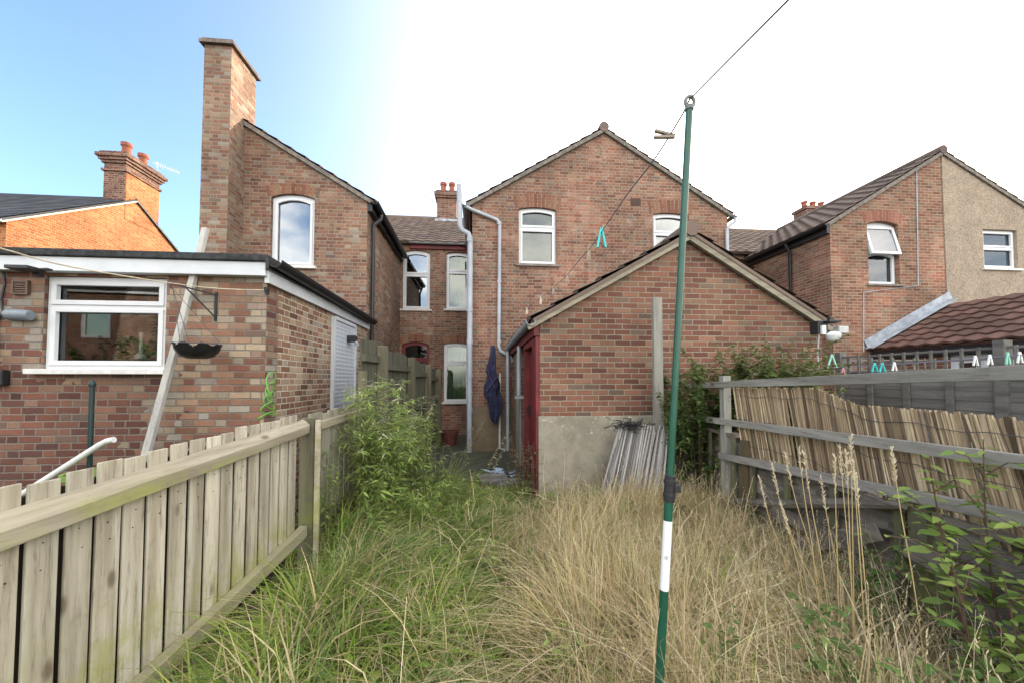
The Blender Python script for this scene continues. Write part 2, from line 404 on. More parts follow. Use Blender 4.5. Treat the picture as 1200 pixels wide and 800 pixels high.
M = dict(
    central=brick('central_brick', CEN, (.36, .3, .24), alt=CEN2, stain=.4, pale=.3),
    wing=brick('wing_brick', CEN, (.34, .29, .23), alt=BUFF, stain=.3, altmask=lambda s: s.math('MULTIPLY', s.step(s.noise(s.coord('UV'), .8, 3), .3, .7), .55)),
    chim=brick('chimney_brick', CEN, (.33, .285, .22), alt=BUFF, stain=.22, altmask=lambda s: .6, even=.3),
    outh=brick('outhouse_brick', OUT, (.33, .27, .2), bond='stretcher', stain=.3),
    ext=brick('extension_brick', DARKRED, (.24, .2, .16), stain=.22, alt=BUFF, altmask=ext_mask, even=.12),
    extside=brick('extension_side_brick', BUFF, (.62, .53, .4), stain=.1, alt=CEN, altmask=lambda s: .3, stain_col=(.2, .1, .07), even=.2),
    right=brick('right_brick', CEN, (.42, .33, .24), bond='stretcher', stain=.2, alt=CEN2),
    orange=brick('orange_brick', ORANGE, (.55, .34, .2), stain=.06),
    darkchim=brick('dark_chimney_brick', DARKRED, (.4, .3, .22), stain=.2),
    arch=loose_brick('arch_brick', [(0, (.13, .06, .042)), (.5, (.19, .09, .06)), (1, (.22, .135, .09))]), archd=loose_brick('dark_arch_brick', [(p, tuple(k*.75 for k in c)) for p, c in CEN]),
    upvc=plain('white_plastic', (.6, .62, .64), .35, var=.04, scale=3),
    sill=plain('pale_sill', (.6, .6, .58), .6, var=.12),
    stonesill=plain('brown_stone_sill', (.2, .17, .15), .85, var=.25, bump=.003),
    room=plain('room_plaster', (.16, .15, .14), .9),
    curtain=plain('pale_curtain', (.5, .5, .43), .9, var=.12),
    glass=glassmat('window_glass', .12), glassb=glassmat('sky_glass', .2, (.5, .55, .55)), glassd=glassmat('dim_glass', .08, (.6, .68, .62)), glassk=glassmat('kitchen_glass', .1, (.8, .82, .8), wav=.012),
    black=plain('black_plastic', (.018, .018, .02), .45, var=.2),
    greyp=plain('grey_pipe', (.34, .37, .41), .45, var=.12, scale=3), whitep=plain('white_pipe', (.66, .66, .64), .45, var=.08),
    felt=plain('roofing_felt', (.035, .037, .04), .95, var=.4, scale=20, bump=.006),
    fascia=plain('white_fascia', (.56, .59, .62), .5, var=.08, scale=2),
    redwood=plain('dark_red_paint', (.135, .015, .019), .55, var=.25, scale=5, bump=.001),
    barge=wood('bargeboard', (.3, .27, .21), (.19, .17, .135), 'x', knots=False),
    mortar=plain('verge_mortar', (.17, .155, .135), .95, var=.3, scale=12, bump=.006),
    render=None, tileb=tilemat('brown_tile', (.075, .04, .033), (.13, .07, .055), mossf=.15),
    tiled=tilemat('dark_tile', (.1, .075, .065), (.17, .125, .1), mossf=.35),
    tileo=tilemat('orange_tile', (.2, .11, .07), (.28, .15, .09)), slate=tilemat('slate', (.035, .038, .043), (.07, .072, .08), mossf=.1),
    lead=plain('lead', (.3, .33, .37), .5, var=.25, scale=6, bump=.003),
    pot=plain('clay_pot', (.26, .085, .05), .8, var=.2),
    fence=wood('pale_weathered_wood', (.55, .515, .43), (.31, .27, .205), 'z', green=(.28, .29, .08), gz=(.3, .7), dark=(.09, .07, .05), streak=1.35),
    railw=wood('pale_rail_wood', (.46, .42, .33), (.27, .235, .175), 'y', green=(.3, .32, .1), gz=(1.03, 1.09), dark=(.16, .13, .1), streak=.7),
    postw=wood('mossy_post_wood', (.16, .15, .1), (.1, .095, .065), 'z', green=(.14, .16, .04), gz=(.3, 1.0), knots=False),
    darkf=wood('dark_fence_wood', (.11, .105, .085), (.065, .065, .05), 'z', green=(.1, .12, .07), gz=(.8, 2.4)),
    grey=wood('grey_rail_wood', (.37, .35, .32), (.23, .215, .19), 'y', dark=(.06, .055, .05), streak=1.3),
    greyz=wood('grey_post_wood', (.3, .29, .26), (.2, .195, .18), 'z', dark=(.07, .065, .06)),
    lap=wood('old_lap_wood', (.22, .195, .165), (.11, .095, .08), 'y', dark=(.03, .027, .025), streak=1.5),
    trel=wood('blue_grey_fence_wood', (.2, .19, .18), (.12, .115, .11), 'y', knots=False),
    plank=wood('silver_plank_wood', (.44, .43, .41), (.33, .33, .32), 'z', dark=(.12, .12, .12)),
    reed=None, oldreed=None,
    navy=plain('navy_cloth', (.02, .023, .055), .9, var=.35, scale=10, bump=.003), wire=plain('wire', (.06, .06, .065), .5),
    line=plain('line_cord', (.11, .1, .15), .7), cream=plain('cream_cord', (.6, .52, .38), .7),
    green=plain('green_paint', (.008, .075, .045), .35, var=.15, spec=.5), label=plain('white_sticker', (.75, .77, .78), .4, var=.03),
    teal=plain('teal_plastic', (.03, .5, .5), .4, var=.05), mint=plain('mint_plastic', (.25, .6, .48), .45, var=.05), pink=plain('pink_plastic', (.5, .22, .26), .45),
    pegw=plain('peg_wood', (.3, .25, .2), .8), white=plain('white_peg_plastic', (.72, .75, .74), .4, var=.04),
    hose=plain('lime_hose', (.12, .33, .05), .4), lime=plain('lime_plastic', (.17, .28, .05), .45), dkgreen=plain('dark_green_metal', (.012, .03, .03), .45),
    steel=plain('grey_steel', (.35, .36, .37), .45, metal=.4), poly=None,
    leaf=leafmat('leaf', .42, .7), grass=leafmat('grass_blade', .42, .6), stem=plain('stem', (.2, .19, .09), .8), brownstem=plain('brown_stem', (.09, .05, .035), .8),
    magenta=plain('magenta_card', (.6, .06, .3), .6), terracotta=plain('terracotta', (.12, .04, .03), .8), blueplastic=plain('pale_blue_plastic', (.35, .45, .55), .5),
    slab=plain('paving_slab', (.2, .19, .17), .9, var=.35, scale=5, bump=.006),
)
def reedmat(name, stops):
    s = N(name); col = s.ramp(s.island(), stops); o = s.coord(); f = s.noise(s.mapped(o, (1, 1, .12)), 70, 4, .7)
    g = s.math('ADD', s.math('MULTIPLY', f, .9), .55)
    s.bsdf(s.mix(1.0, col, s.xyz(g, g, g), 'MULTIPLY'), .7, spec=.3); return s.m
M['reed'] = reedmat('tan_reed', [(0, (.09, .06, .038)), (.25, (.2, .142, .085)), (.6, (.33, .245, .15)), (.88, (.46, .36, .23)), (1, (.6, .5, .34))])
M['oldreed'] = reedmat('silver_reed', [(0, (.1, .095, .09)), (.4, (.24, .23, .22)), (.8, (.4, .385, .37)), (1, (.5, .48, .45))])
def render_mat(name, a, b, dark, peb=False):
    s = N(name); o = s.coord(); n1 = s.noise(o, 2.5, 7, .7); col = s.mix(s.step(n1, .35, .65), a, b)
    z = s.sep(o)[2]
    col = s.mix(s.math('MULTIPLY', s.step(s.noise(o, 6, 6, .75), .52, .7), .5), col, dark)
    if peb:
        vo = s.n('ShaderNodeTexVoronoi'); s.l(o, vo.inputs['Vector']); vo.inputs['Scale'].default_value = 70
        g_ = s.math('ADD', s.math('MULTIPLY', s.sep(vo.outputs['Color'])[0], .7), .62); col = s.mix(1.0, col, s.xyz(g_, g_, g_), 'MULTIPLY'); h = vo.outputs['Distance']; bb = s.bump(h, .8, .012)
    else:
        vo = s.math('MULTIPLY', s.step(s.noise(o, 24, 3, .8), .6, .66), s.step(s.math('ADD', z, s.math('MULTIPLY', s.noise(o, 3, 3), .5)), .95, 1.25)); lw = s.step(s.noise(o, 1.3, 3), .5, .62)
        col = s.mix(s.math('MULTIPLY', vo, .7), col, (.55, .53, .48)); bb = s.bump(s.math('ADD', n1, s.noise(o, 30, 5, .7)), .5, .008)
    s.bsdf(col, .92, bb, spec=.2); return s.m
M['render'] = render_mat('grey_cement_render', (.3, .275, .22), (.2, .185, .145), (.15, .14, .09))
M['pebble'] = render_mat('pebbledash', (.36, .29, .22), (.29, .24, .185), (.2, .165, .13), True)
M['plinth'] = render_mat('buff_plinth', (.2, .155, .1), (.14, .11, .075), (.07, .055, .04))
def polymat():
    s = N('white_poly_sheet'); o = s.coord(); vo = s.n('ShaderNodeTexVoronoi'); s.l(o, vo.inputs['Vector']); vo.inputs['Scale'].default_value = 17; vo.inputs['Randomness'].default_value = .06
    c = s.mix(s.step(vo.outputs['Distance'], .25, .45), (.4, .45, .52), (.56, .6, .65)); s.bsdf(c, .3, s.bump(vo.outputs['Distance'], .6, .02)); return s.m
M['poly'] = polymat()

# ------------------------------------------------------------------ building helpers
def outline(u0, u1, z0, z1, arch=0, n=8):
    p = [(u0, z0), (u1, z0), (u1, z1)]
    if arch:
        for k in range(1, n): t = k/n; p.append((u1+(u0-u1)*t, z1+arch*4*t*(1-t)))
    p.append((u0, z1)); return p
def rect(u0, u1, z0, z1): return [(u0, z0), (u1, z0), (u1, z1), (u0, z1)]
def window(house, u0, u1, z0, z1, c, plane='y', arch=0, cells=None, glass='glass', curtain=False, frame='upvc', sill='sill', room=True, inset=.06, sgn=1, fw=.05, sillout=.05, deep=.9):
    """A framed window in a wall face at c looking along -sgn; cells are (u, v) fractions of its lights."""
    e = .004; cells = cells or [(0, 0, 1, 1)]
    W, H_ = u1-u0, z1-z0
    mb = MB(); holes = []; sash = []
    for i, (a, b, a2, b2) in enumerate(cells):
        x0, x1, y0, y1 = u0+W*a, u0+W*a2, z0+H_*b, z0+H_*b2
        li = fw if a == 0 else fw*.5; ri = fw if a2 == 1 else fw*.5; bi = fw if b == 0 else fw*.5; ti = fw if b2 == 1 else fw*.5
        holes.append((x0+li, x1-ri, y0+bi, y1-ti))
    a_ = c+sgn*inset; b_ = a_+sgn*.06
    arched = lambda h: arch*.9 if abs(h[3]-max(q[3] for q in holes)) < 1e-4 else 0
    mb.prism(outline(u0+e, u1-e, z0+e, z1-e*.5, arch), [outline(*h, arched(h)) for h in holes], a_, b_, plane)
    for h in holes:
        q = .032; mb.prism(outline(h[0]-.012, h[1]+.012, h[2]-.012, h[3]+.006, arched(h)), [outline(h[0]+q, h[1]-q, h[2]+q, h[3]-q, arched(h))], a_-sgn*.014, a_+sgn*.028, plane)
    w = mb.build('window', M[frame], house, bevel=.004)
    g = MB()
    for h in holes: g.prism(outline(*h, arched(h)*.9), [], a_+sgn*.036, a_+sgn*.042, plane)
    g.build('pane', M[glass], w)
    if sill:
        s = MB(); t = (c-sgn*sillout, c+sgn*(inset-.002))
        if plane == 'y': s.box((u0-.06, min(t), z0-.045), (u1+.06, max(t), z0+.003))
        else: s.box((min(t), u0-.06, z0-.045), (max(t), u1+.06, z0+.003))
        s.build('sill', M[sill], w, bevel=.006)
    if curtain:
        cu = MB(); n = 40; top = z1-.02+arch*.3; ya = b_+sgn*.08
        for part in ((0, .47), (.5, 1)) if curtain != 'net' else ((0, 1),):
            for k in range(n):
                f0, f1 = part[0]+(part[1]-part[0])*k/n, part[0]+(part[1]-part[0])*(k+1)/n
                w0, w1 = (.02*math.sin(f*38)+.012*math.sin(f*91+1) for f in (f0, f1))
                pts = [(u0+W*f0, ya+w0, z0+.02), (u0+W*f1, ya+w1, z0+.02), (u0+W*f1, ya+w1, top), (u0+W*f0, ya+w0, top)]
                cu.face(pts if plane == 'y' else [(y, x, z) for x, y, z in pts])
        cu.build('curtain', M['curtain'], w, fix=False)
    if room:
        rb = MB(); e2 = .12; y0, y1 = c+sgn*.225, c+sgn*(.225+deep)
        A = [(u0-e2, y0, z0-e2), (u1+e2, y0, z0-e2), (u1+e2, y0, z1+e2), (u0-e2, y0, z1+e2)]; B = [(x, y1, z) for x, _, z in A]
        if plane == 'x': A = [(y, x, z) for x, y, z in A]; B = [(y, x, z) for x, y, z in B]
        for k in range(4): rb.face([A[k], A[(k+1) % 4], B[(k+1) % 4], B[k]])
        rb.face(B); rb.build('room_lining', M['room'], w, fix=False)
    return w
def brick_arch(house, u0, u1, z, c, mat, arch=.05, h=.2, plane='y', proud=.003):
    mb = MB(); n = max(6, int((u1-u0+.16)/.078)); W = u1-u0+.16
    for k in range(n):
        t = (k+.5)/n; x = u0-.08+W*t; zz = z+arch*4*t*(1-t)*.9; ang = (t-.5)*.42
        Mx = Matrix.Translation((x, c-proud, zz+.003)) @ Matrix.Rotation(ang, 4, 'Y')
        mb.box((-.032, 0, 0), (.032, .05, h), Mx)
    return mb.build('brick_arch', mat, house, bevel=.004)
def face_wall(house, pts, holes, c, mat, t=.22, plane='y', name='wall'):
    return MB().prism(pts, holes, c, c+t, plane).build(name, mat, house)
def pots(parent, spots, z, r=.1, h=.42):
    for (x, y) in spots:
        MB().lathe((x, y, z), [(r*1.05, 0), (r*.95, h*.2), (r*.85, h*.7), (r*.9, h*.74), (r*1.12, h*.8), (r*1.12, h), (r*.8, h), (r*.75, h*.5)], 14).build('chimney_pot', M['pot'], parent, smooth=True)

# ================================================================== HOUSES (house axes)
YM, YR = 10.3, 13.7           # rear wall and ridge of the terrace
ZE, ZR = 5.25, 7.28
def main_roof(house, x0, x1, mat='tiled', name='main_roof'):
    V = Vector((0, YR-YM+.2, ZR-ZE+.12)); L = V.length
    mb = MB().tiles((x0, YM-.2, ZE-.06), (1, 0, 0), V, x1-x0, L, amp=.022)
    V2 = Vector((0, -(YR-YM+.2), ZR-ZE+.12)); mb.tiles((x0, 2*YR-YM+.2, ZE-.06), (1, 0, 0), V2, x1-x0, L, amp=0)
    r = mb.build(name, M[mat], house)
    MB().tube([(x0, YR, ZR+.04), (x1, YR, ZR+.04)], .11, 10).build('ridge_tiles', M[mat], r, smooth=True)
    return r
def eave_trim(house, x0, x1):
    MB().box((x0, YM-.06, ZE-.2), (x1, YM-.003, ZE-.05)).build('fascia_board', M['redwood'], house)
    MB().gutter((x0, YM-.14, ZE-.04), (x1, YM-.14, ZE-.04), .06).build('gutter', M['greyp'], house, smooth=True)

# ---- left neighbour: rear wing with the tall stack
lh = thing('brick_house', 'brick house with tall chimney stack on its rear wing, left of the centre gable', 'house', (-3.5, 7.25, 0), 'H', 'brick terrace houses')
YW = 7.25; XL, XR = -5.0, -2.1
rake = lambda x: 4.90+(XR-x)*.60
w1 = (ph(318, 228, YW).x, ph(369, 228, YW).x, 3.60, 4.90)
face_wall(lh, [(XL, 0), (XR, 0), (XR, rake(XR)), (XL, rake(XL))], [outline(*w1, .075)], YW, M['wing'])
MB().prism(rect(YW+.222, YM, 0, 4.88), [], XR-.22, XR, 'x').build('side_wall', M['wing'], lh)
MB().prism(rect(YW+.222, YM, 0, 6.5), [], XL, XL+.22, 'x').build('side_wall', M['wing'], lh)
window(lh, *w1, YW, arch=.075, glass='glassb', sillout=.07, fw=.065)
brick_arch(lh, w1[0], w1[1], w1[3], YW, M['archd'], arch=.075)
d = Vector((XL-XR-.15, 0, (XR+.15-XL)*.60))
MB().tiles((XR+.15, YW-.06, rake(XR)-.02), (0, 1, 0), d, YM-YW+1.6, d.length, amp=.02).build('wing_roof', M['tiled'], lh)
MB().bar((XR+.08, YW-.03, rake(XR)-.045), (XL, YW-.03, rake(XL)+.003), .06, .06).build('verge', M['mortar'], lh)
MB().gutter((XR+.16, YW-.1, rake(XR)-.04), (XR+.16, YM-.1, rake(XR)-.1), .065).build('gutter', M['black'], lh, smooth=True)
MB().box((XR+.003, YW, rake(XR)-.2), (XR+.09, YM, rake(XR)-.06)).build('fascia_board', M['black'], lh)
gx = XR+.16
MB().tube([(gx, YW+.35, 4.8), (gx, YW+.35, 4.7), (XR+.06, YW+.2, 4.52), (XR+.06, YW+.2, 4.4), (XR+.06, YW+.2, .1)], .036, 10).build('downpipe', M['black'], lh, smooth=True)
ch = MB().box((-4.78, 6.83, 0), (-4.33, YW+.3, 7.36)).build('chimney', M['chim'], lh)
MB().box((-4.84, 6.77, 7.362), (-4.27, YW+.36, 7.42)).box((-4.81, 6.8, 7.422), (-4.3, YW+.33, 7.46)).build('chimney_cap', plain('cap_cement', (.16, .13, .11), .95, var=.3, bump=.005), ch)
XB = ph(510, 283, YM).x
wa = (-2.04, ph(504, 293, YM).x, 3.40, 4.96); wr = (-2.04, ph(503, 400, YM).x, 1.1, 2.45)
face_wall(lh, rect(XL, XB, 0, ZE-.05), [outline(*wa, .06), outline(*wr, .08)], YM, M['wing'], name='main_wall')
window(lh, *wa, YM, arch=.06, cells=[(0, 0, 1, .62), (0, .62, 1, 1)], glass='glassb', fw=.06)
window(lh, *wr, YM, arch=.08, cells=[(0, 0, .5, .7), (.5, 0, 1, .7), (0, .7, 1, 1)], glass='glassd', frame='redwood', sill='stonesill')
brick_arch(lh, wa[0]+.02, wa[1], wa[3], YM, M['archd'], arch=.06, h=.2); brick_arch(lh, wr[0]+.02, wr[1], wr[3], YM, M['archd'], arch=.08)
main_roof(lh, XL, XB); eave_trim(lh, XR+.26, XB)
MB().prism([(YM+.222, 0), (2*YR-YM, 0), (2*YR-YM, ZE-.1), (YR, ZR-.12), (YM+.222, ZE+.03)], [], XL, XL+.2, 'x').build('end_wall', M['wing'], lh)

# ---- centre house
YC = 7.9
cx0, cx1, cxp = ph(553, 400, YC).x, ph(853, 300, YC).x, ph(707, 152, YC).x
ze, zp = ph(553, 239, YC).z, ph(707, 155, YC).z
chs = thing('brick_house', 'brick house with wide centre gable, two upper windows and a grey soil pipe', 'house', ((cx0+cx1)/2, YC, 0), 'H', 'brick terrace houses')
P1, P2 = ph(608, 245, YC), ph(652, 311, YC); wc1 = (P1.x, P2.x, P2.z, P1.z)
P1, P2 = ph(765, 251, YC), ph(808, 311, YC); wc2 = (P1.x, P2.x, P2.z, P1.z)
pl = .95
face_wall(chs, [(cx0, pl), (cx1, pl), (cx1, ze), (cxp, zp), (cx0, ze)], [outline(*wc1, .05), outline(*wc2, .04)], YC, M['central'])
MB().box((cx0-.012, YC-.012, 0), (cx1, YC+.2, pl-.002)).build('plinth', M['plinth'], chs)
MB().prism(rect(YC+.222, YM, 0, ze-.02), [], cx0, cx0+.22, 'x').build('side_wall', M['central'], chs)
MB().prism(rect(YC+.222, YM, 0, ze-.02), [], cx1-.22, cx1, 'x').build('side_wall', M['central'], chs)
window(chs, *wc1, YC, arch=.05, cells=[(0, 0, 1, .66), (0, .68, 1, 1)], glass='glassd', sill='stonesill')
window(chs, *wc2, YC, arch=.04, cells=[(0, 0, 1, .64), (0, .64, 1, 1)], sill='stonesill')
brick_arch(chs, wc1[0], wc1[1], wc1[3], YC, M['arch'], arch=.05, h=.3); brick_arch(chs, wc2[0], wc2[1], wc2[3], YC, M['arch'], arch=.04, h=.3)
for sx in (-1, 1):
    xe = cx0-.12 if sx < 0 else cx1+.12; dz = (zp-ze)/(cxp-cx0); d = Vector((cxp-xe, 0, abs(cxp-xe)*((zp-ze)/abs(cxp-(cx0 if sx < 0 else cx1)))))
    MB().tiles((xe, YC-.06, zp-d.z+.075), (0, 1, 0), d, YM-YC+2.2, d.length, amp=.02).build('wing_roof', M['tiled'], chs)
    MB().bar((xe, YC-.03, zp-d.z+.005), (cxp, YC-.03, zp+.005), .06, .065).build('verge', M['mortar'], chs)
MB().tube([(cxp, YC-.07, zp+.08), (cxp, YM+2.2, zp+.08)], .11, 10).build('ridge_tiles', M['tiled'], chs, smooth=True)
gz = ze-.03
MB().gutter((cx0-.16, YC-.12, gz), (cx0-.16, YM, gz-.03), .06).build('gutter', M['greyp'], chs, smooth=True)
MB().gutter((cx1+.16, YC-.12, gz), (cx1+.16, YM, gz-.03), .06).build('gutter', M['greyp'], chs, smooth=True)
yp = YC-.06
pa = [ph(551, 241, yp), ph(553, 246, yp), ph(583, 258, yp), ph(585.5, 264, yp), ph(584.5, 405, yp), ph(586, 411, yp), ph(598, 417, yp), ph(601, 424, yp)]
pa[0] = Vector((cx0-.16, yp, gz-.05))
MB().tube(pa, .037, 10).build('downpipe', M['greyp'], chs, smooth=True)
for y_ in (262, 330, 400):
    q = ph(585, y_, yp); MB().tube([q+Vector((0, 0, -.03)), q+Vector((0, 0, .03))], .047, 10).build('pipe_bracket', M['greyp'], chs, smooth=True)
ys = YC-.1
sp = [ph(538, 217, ys), ph(539, 264, ys), ph(541, 270, ys), ph(549, 274, ys), ph(551, 280, ys), ph(550, 523, ys)]
sp[-1].z = 0; MB().tube(sp, .056, 12).build('soil_pipe', M['greyp'], chs, smooth=True)
for y_ in (281, 363, 400, 440, 480):
    q = ph(550.6, y_, ys); MB().tube([q+Vector((0, 0, -.05)), q+Vector((0, 0, .05))], .066, 12).build('pipe_collar', M['greyp'], chs, smooth=True)
tw = [ph(586, 437, yp), ph(585.5, 525, yp), ph(591, 526, yp), ph(591, 531, yp)]
MB().tube(tw, .021, 8).build('waste_pipe', M['whitep'], chs, smooth=True)
q = ph(745, 237, YC-.004); MB().box((q.x-.11, YC-.012, q.z-.08), (q.x+.11, YC+.01, q.z+.08)).build('air_brick', plain('dark_vent_clay', (.06, .035, .028), .8), chs)
# right-hand rainwater elbow
q = [Vector((cx1+.16, YC-.05, gz-.05)), Vector((cx1+.16, YC-.05, gz-.14)), Vector((cx1+.02, YC-.07, gz-.24)), Vector((cx1-.05, YC-.06, gz-.34)), Vector((cx1-.05, YC-.06, .3))]
MB().tube(q, .036, 10).build('downpipe', M['greyp'], chs, smooth=True)
# terrace part behind
wb = (ph(523, 295, YM).x, -.24, 3.42, 4.96); wl = (ph(520, 403, YM).x, -.24, .90, 2.47)
XCR = 7.0
face_wall(chs, rect(XB+.002, cx0+.02, 0, ZE-.05), [outline(*wb, .04), outline(*wl, .04)], YM, M['central'], name='main_wall')
face_wall(chs, rect(cx1+.002, XCR, 0, ZE-.05), [], YM, M['central'], name='main_wall')
window(chs, *wb, YM, arch=.04, cells=[(0, 0, 1, .68), (0, .68, 1, 1)], curtain=True, glass='glassd')
window(chs, *wl, YM, arch=.04, cells=[(0, 0, 1, .68), (0, .68, 1, 1)], curtain='net', glass='glassd')
brick_arch(chs, wb[0], wb[1], wb[3], YM, M['archd'], arch=.04); brick_arch(chs, wl[0], wl[1], wl[3], YM, M['archd'], arch=.04)
main_roof(chs, XB, XCR); eave_trim(chs, XB, cx0-.24)
q0, q1 = ph(513, 258, YR), ph(535, 258, YR)
cst = MB().box((q0.x, YR-.3, 6.6), (q1.x, YR+.3, 8.0)).box((q0.x-.05, YR-.35, 8.002), (q1.x+.05, YR+.35, 8.08)).box((q0.x-.09, YR-.39, 8.082), (q1.x+.09, YR+.39, 8.2)).box((q0.x-.03, YR-.33, 8.202), (q1.x+.03, YR+.33, 8.27)).build('chimney', M['darkchim'], chs)
pots(cst, [(q0.x+.2, YR), (q1.x-.17, YR)], 8.272, .11, .42)
MB().box((q0.x-.06, YR-.42, 7.0), (q1.x+.06, YR-.302, 7.2)).build('lead_flashing', M['lead'], cst)
a = Vector((q1.x+.05, YR, 8.2)); at = MB().tube([a, a+Vector((0, 0, .8))], .014, 6)
at.tube([a+Vector((-.1, 0, .62)), a+Vector((.45, -.15, .55))], .01, 6)
for k in range(5): at.tube([a+Vector((.02+.09*k, -.13-.03*k+.06, .5+.0*k)), a+Vector((.02+.09*k, .1, .68-.0*k))], .006, 5)
at.build('aerial', M['steel'], cst)
a = Vector((q0.x-.1, YR, 7.95)); at = MB().tube([a, a+Vector((-.35, 0, .25))], .012, 6).tube([a+Vector((-.5, -.1, .18)), a+Vector((-.2, .1, .36))], .008, 6)
for k in range(4): at.tube([a+Vector((-.45+.07*k, -.1, .12+.05*k)), a+Vector((-.45+.07*k, .1, .3+.05*k))], .006, 5)
at.build('aerial', M['steel'], cst)

# ---- right-hand pair: brick half and pebbledashed half
YG = 7.6
rx0, rxp = ph(972, 258, YG).x, ph(1102, 180, YG).x; rze, rzp = ph(972, 262, YG).z, ph(1102, 181, YG).z
rx1 = 2*rxp-rx0+.3
rb = thing('brick_house', 'right-hand brick half-gable with a tilted-open window beside the pebbledash', 'house', (rx0, YG, 0), 'H', 'brick terrace houses')
P1, P2 = ph(1016, 262, YG), ph(1055, 334, YG); wr1 = (P1.x, P2.x, P2.z, P1.z)
face_wall(rb, [(rx0, 0), (rxp, 0), (rxp, rzp), (rx0, rze)], [outline(*wr1, .07)], YG, M['right'])
MB().prism(rect(YG+.222, YM+.4, 0, rze-.02), [], rx0, rx0+.22, 'x').build('side_wall', M['right'], rb)
# window with a top-hung sash standing open
wn = window(rb, *wr1, YG, arch=.07, cells=[(0, 0, 1, .5)], sill='stonesill', inset=.1)
MB().prism(rect(wr1[0]+.004, wr1[0]+.05, wr1[2]+(wr1[3]-wr1[2])*.5, wr1[3]), [], YG+.1, YG+.16).prism(rect(wr1[1]-.05, wr1[1]-.004, wr1[2]+(wr1[3]-wr1[2])*.5, wr1[3]), [], YG+.1, YG+.16).build('jamb', M['upvc'], wn)
sw, sh = (wr1[1]-wr1[0])-.04, (wr1[3]-wr1[2])*.5
Ms = Matrix.Translation((wr1[0]+.02, YG+.08, wr1[3]-.03)) @ Matrix.Rotation(R(-13), 4, 'X')
tmp = MB().prism(rect(0, sw, -sh, 0), [rect(.06, sw-.06, -sh+.06, -.06)], 0, .05); tmp.v = [Ms @ v for v in tmp.v]; tmp.build('open_sash', M['upvc'], wn, bevel=.004)
tmp = MB().prism(rect(.06, sw-.06, -sh+.06, -.06), [], .02, .026); tmp.v = [Ms @ v for v in tmp.v]; tmp.build('pane', M['glassb'], wn)
brick_arch(rb, wr1[0], wr1[1], wr1[3], YG, loose_brick('red_arch_brick', [(0, (.18, .07, .05)), (.5, (.23, .095, .068)), (1, (.27, .135, .095))]), arch=.07, h=.26)
def gable_slope(house, xe, xp, z_e, z_p, y0, y1, mat='tiled'):
    s = 1 if xp > xe else -1; k = (z_p-z_e)/abs(xp-xe); x2 = xe-s*.12; d = Vector((xp-x2, 0, abs(xp-x2)*k))
    MB().tiles((x2, y0-.06, z_p-d.z+.075), (0, 1, 0), d, y1-y0, d.length, amp=.02).build('wing_roof', M[mat], house)
    MB().bar((x2, y0-.03, z_p-d.z+.005), (xp, y0-.03, z_p+.005), .06, .065).build('verge', M['mortar'], house)
gable_slope(rb, rx0, rxp, rze, rzp, YG, YM+2)
MB().gutter((rx0-.16, YG-.1, rze-.04), (rx0-.16, YM+.4, rze-.06), .065).build('gutter', M['black'], rb, smooth=True)
MB().box((rx0-.07, YG, rze-.22), (rx0-.004, YM+.4, rze-.05)).build('fascia_board', M['black'], rb)
yq = phx(928, 300, rx0).y
MB().tube([(rx0-.16, yq, rze-.08), (rx0-.15, yq, rze-.16), (rx0-.06, yq, rze-.3), (rx0-.06, yq, .3)], .038, 10).build('downpipe', M['black'], rb, smooth=True)
cb = [ph(1074, 200, YG-.012), ph(1076, 335, YG-.012), ph(1012, 343, YG-.012), ph(1012, 412, YG-.012)]
MB().tube(cb, .011, 6).build('wall_cable', M['greyp'], rb)
face_wall(rb, rect(XCR+.004, rx0, 0, ZE-.05), [], YM, M['right'], name='main_wall'); main_roof(rb, XCR+.002, rxp)
q = ph(952, 246, YR); cst = MB().box((q.x-.55, YR-.3, 6.6), (q.x+.55, YR+.3, q.z-.12)).box((q.x-.6, YR-.35, q.z-.118), (q.x+.6, YR+.35, q.z)).build('chimney', M['darkchim'], rb)
pots(cst, [(q.x-.35, YR), (q.x+.02, YR), (q.x+.38, YR)], q.z+.002, .1, .3)
rr = thing('rendered_house', 'pebbledashed half of the right-hand gable with a small white window', 'house', (rxp, YG, 0), 'H')
P1, P2 = ph(1150, 269, YG), ph(1192, 316, YG); wr2 = (P1.x, P2.x, P2.z, P1.z)
face_wall(rr, [(rxp+.002, 0), (rx1, 0), (rx1, rze), (rxp+.002, rzp)], [outline(*wr2)], YG-.02, M['pebble'], t=.24)
window(rr, *wr2, YG-.02, cells=[(0, 0, 1, .55), (0, .55, 1, 1)], curtain='net')
MB().prism(rect(YG+.222, YM, 0, rze-.02), [], rx1-.22, rx1, 'x').build('side_wall', M['pebble'], rr)
gable_slope(rr, rx1, rxp+.002, rze, rzp, YG, YM+2)
face_wall(rr, rect(rxp+.004, rx1+3, 0, ZE-.05), [], YM, M['pebble'], name='main_wall'); main_roof(rr, rxp+.002, rx1+3)
MB().tube([(rxp, YG-.07, rzp+.08), (rxp, YM+2, rzp+.08)], .1, 10).build('ridge_tiles', M['tiled'], rr, smooth=True)

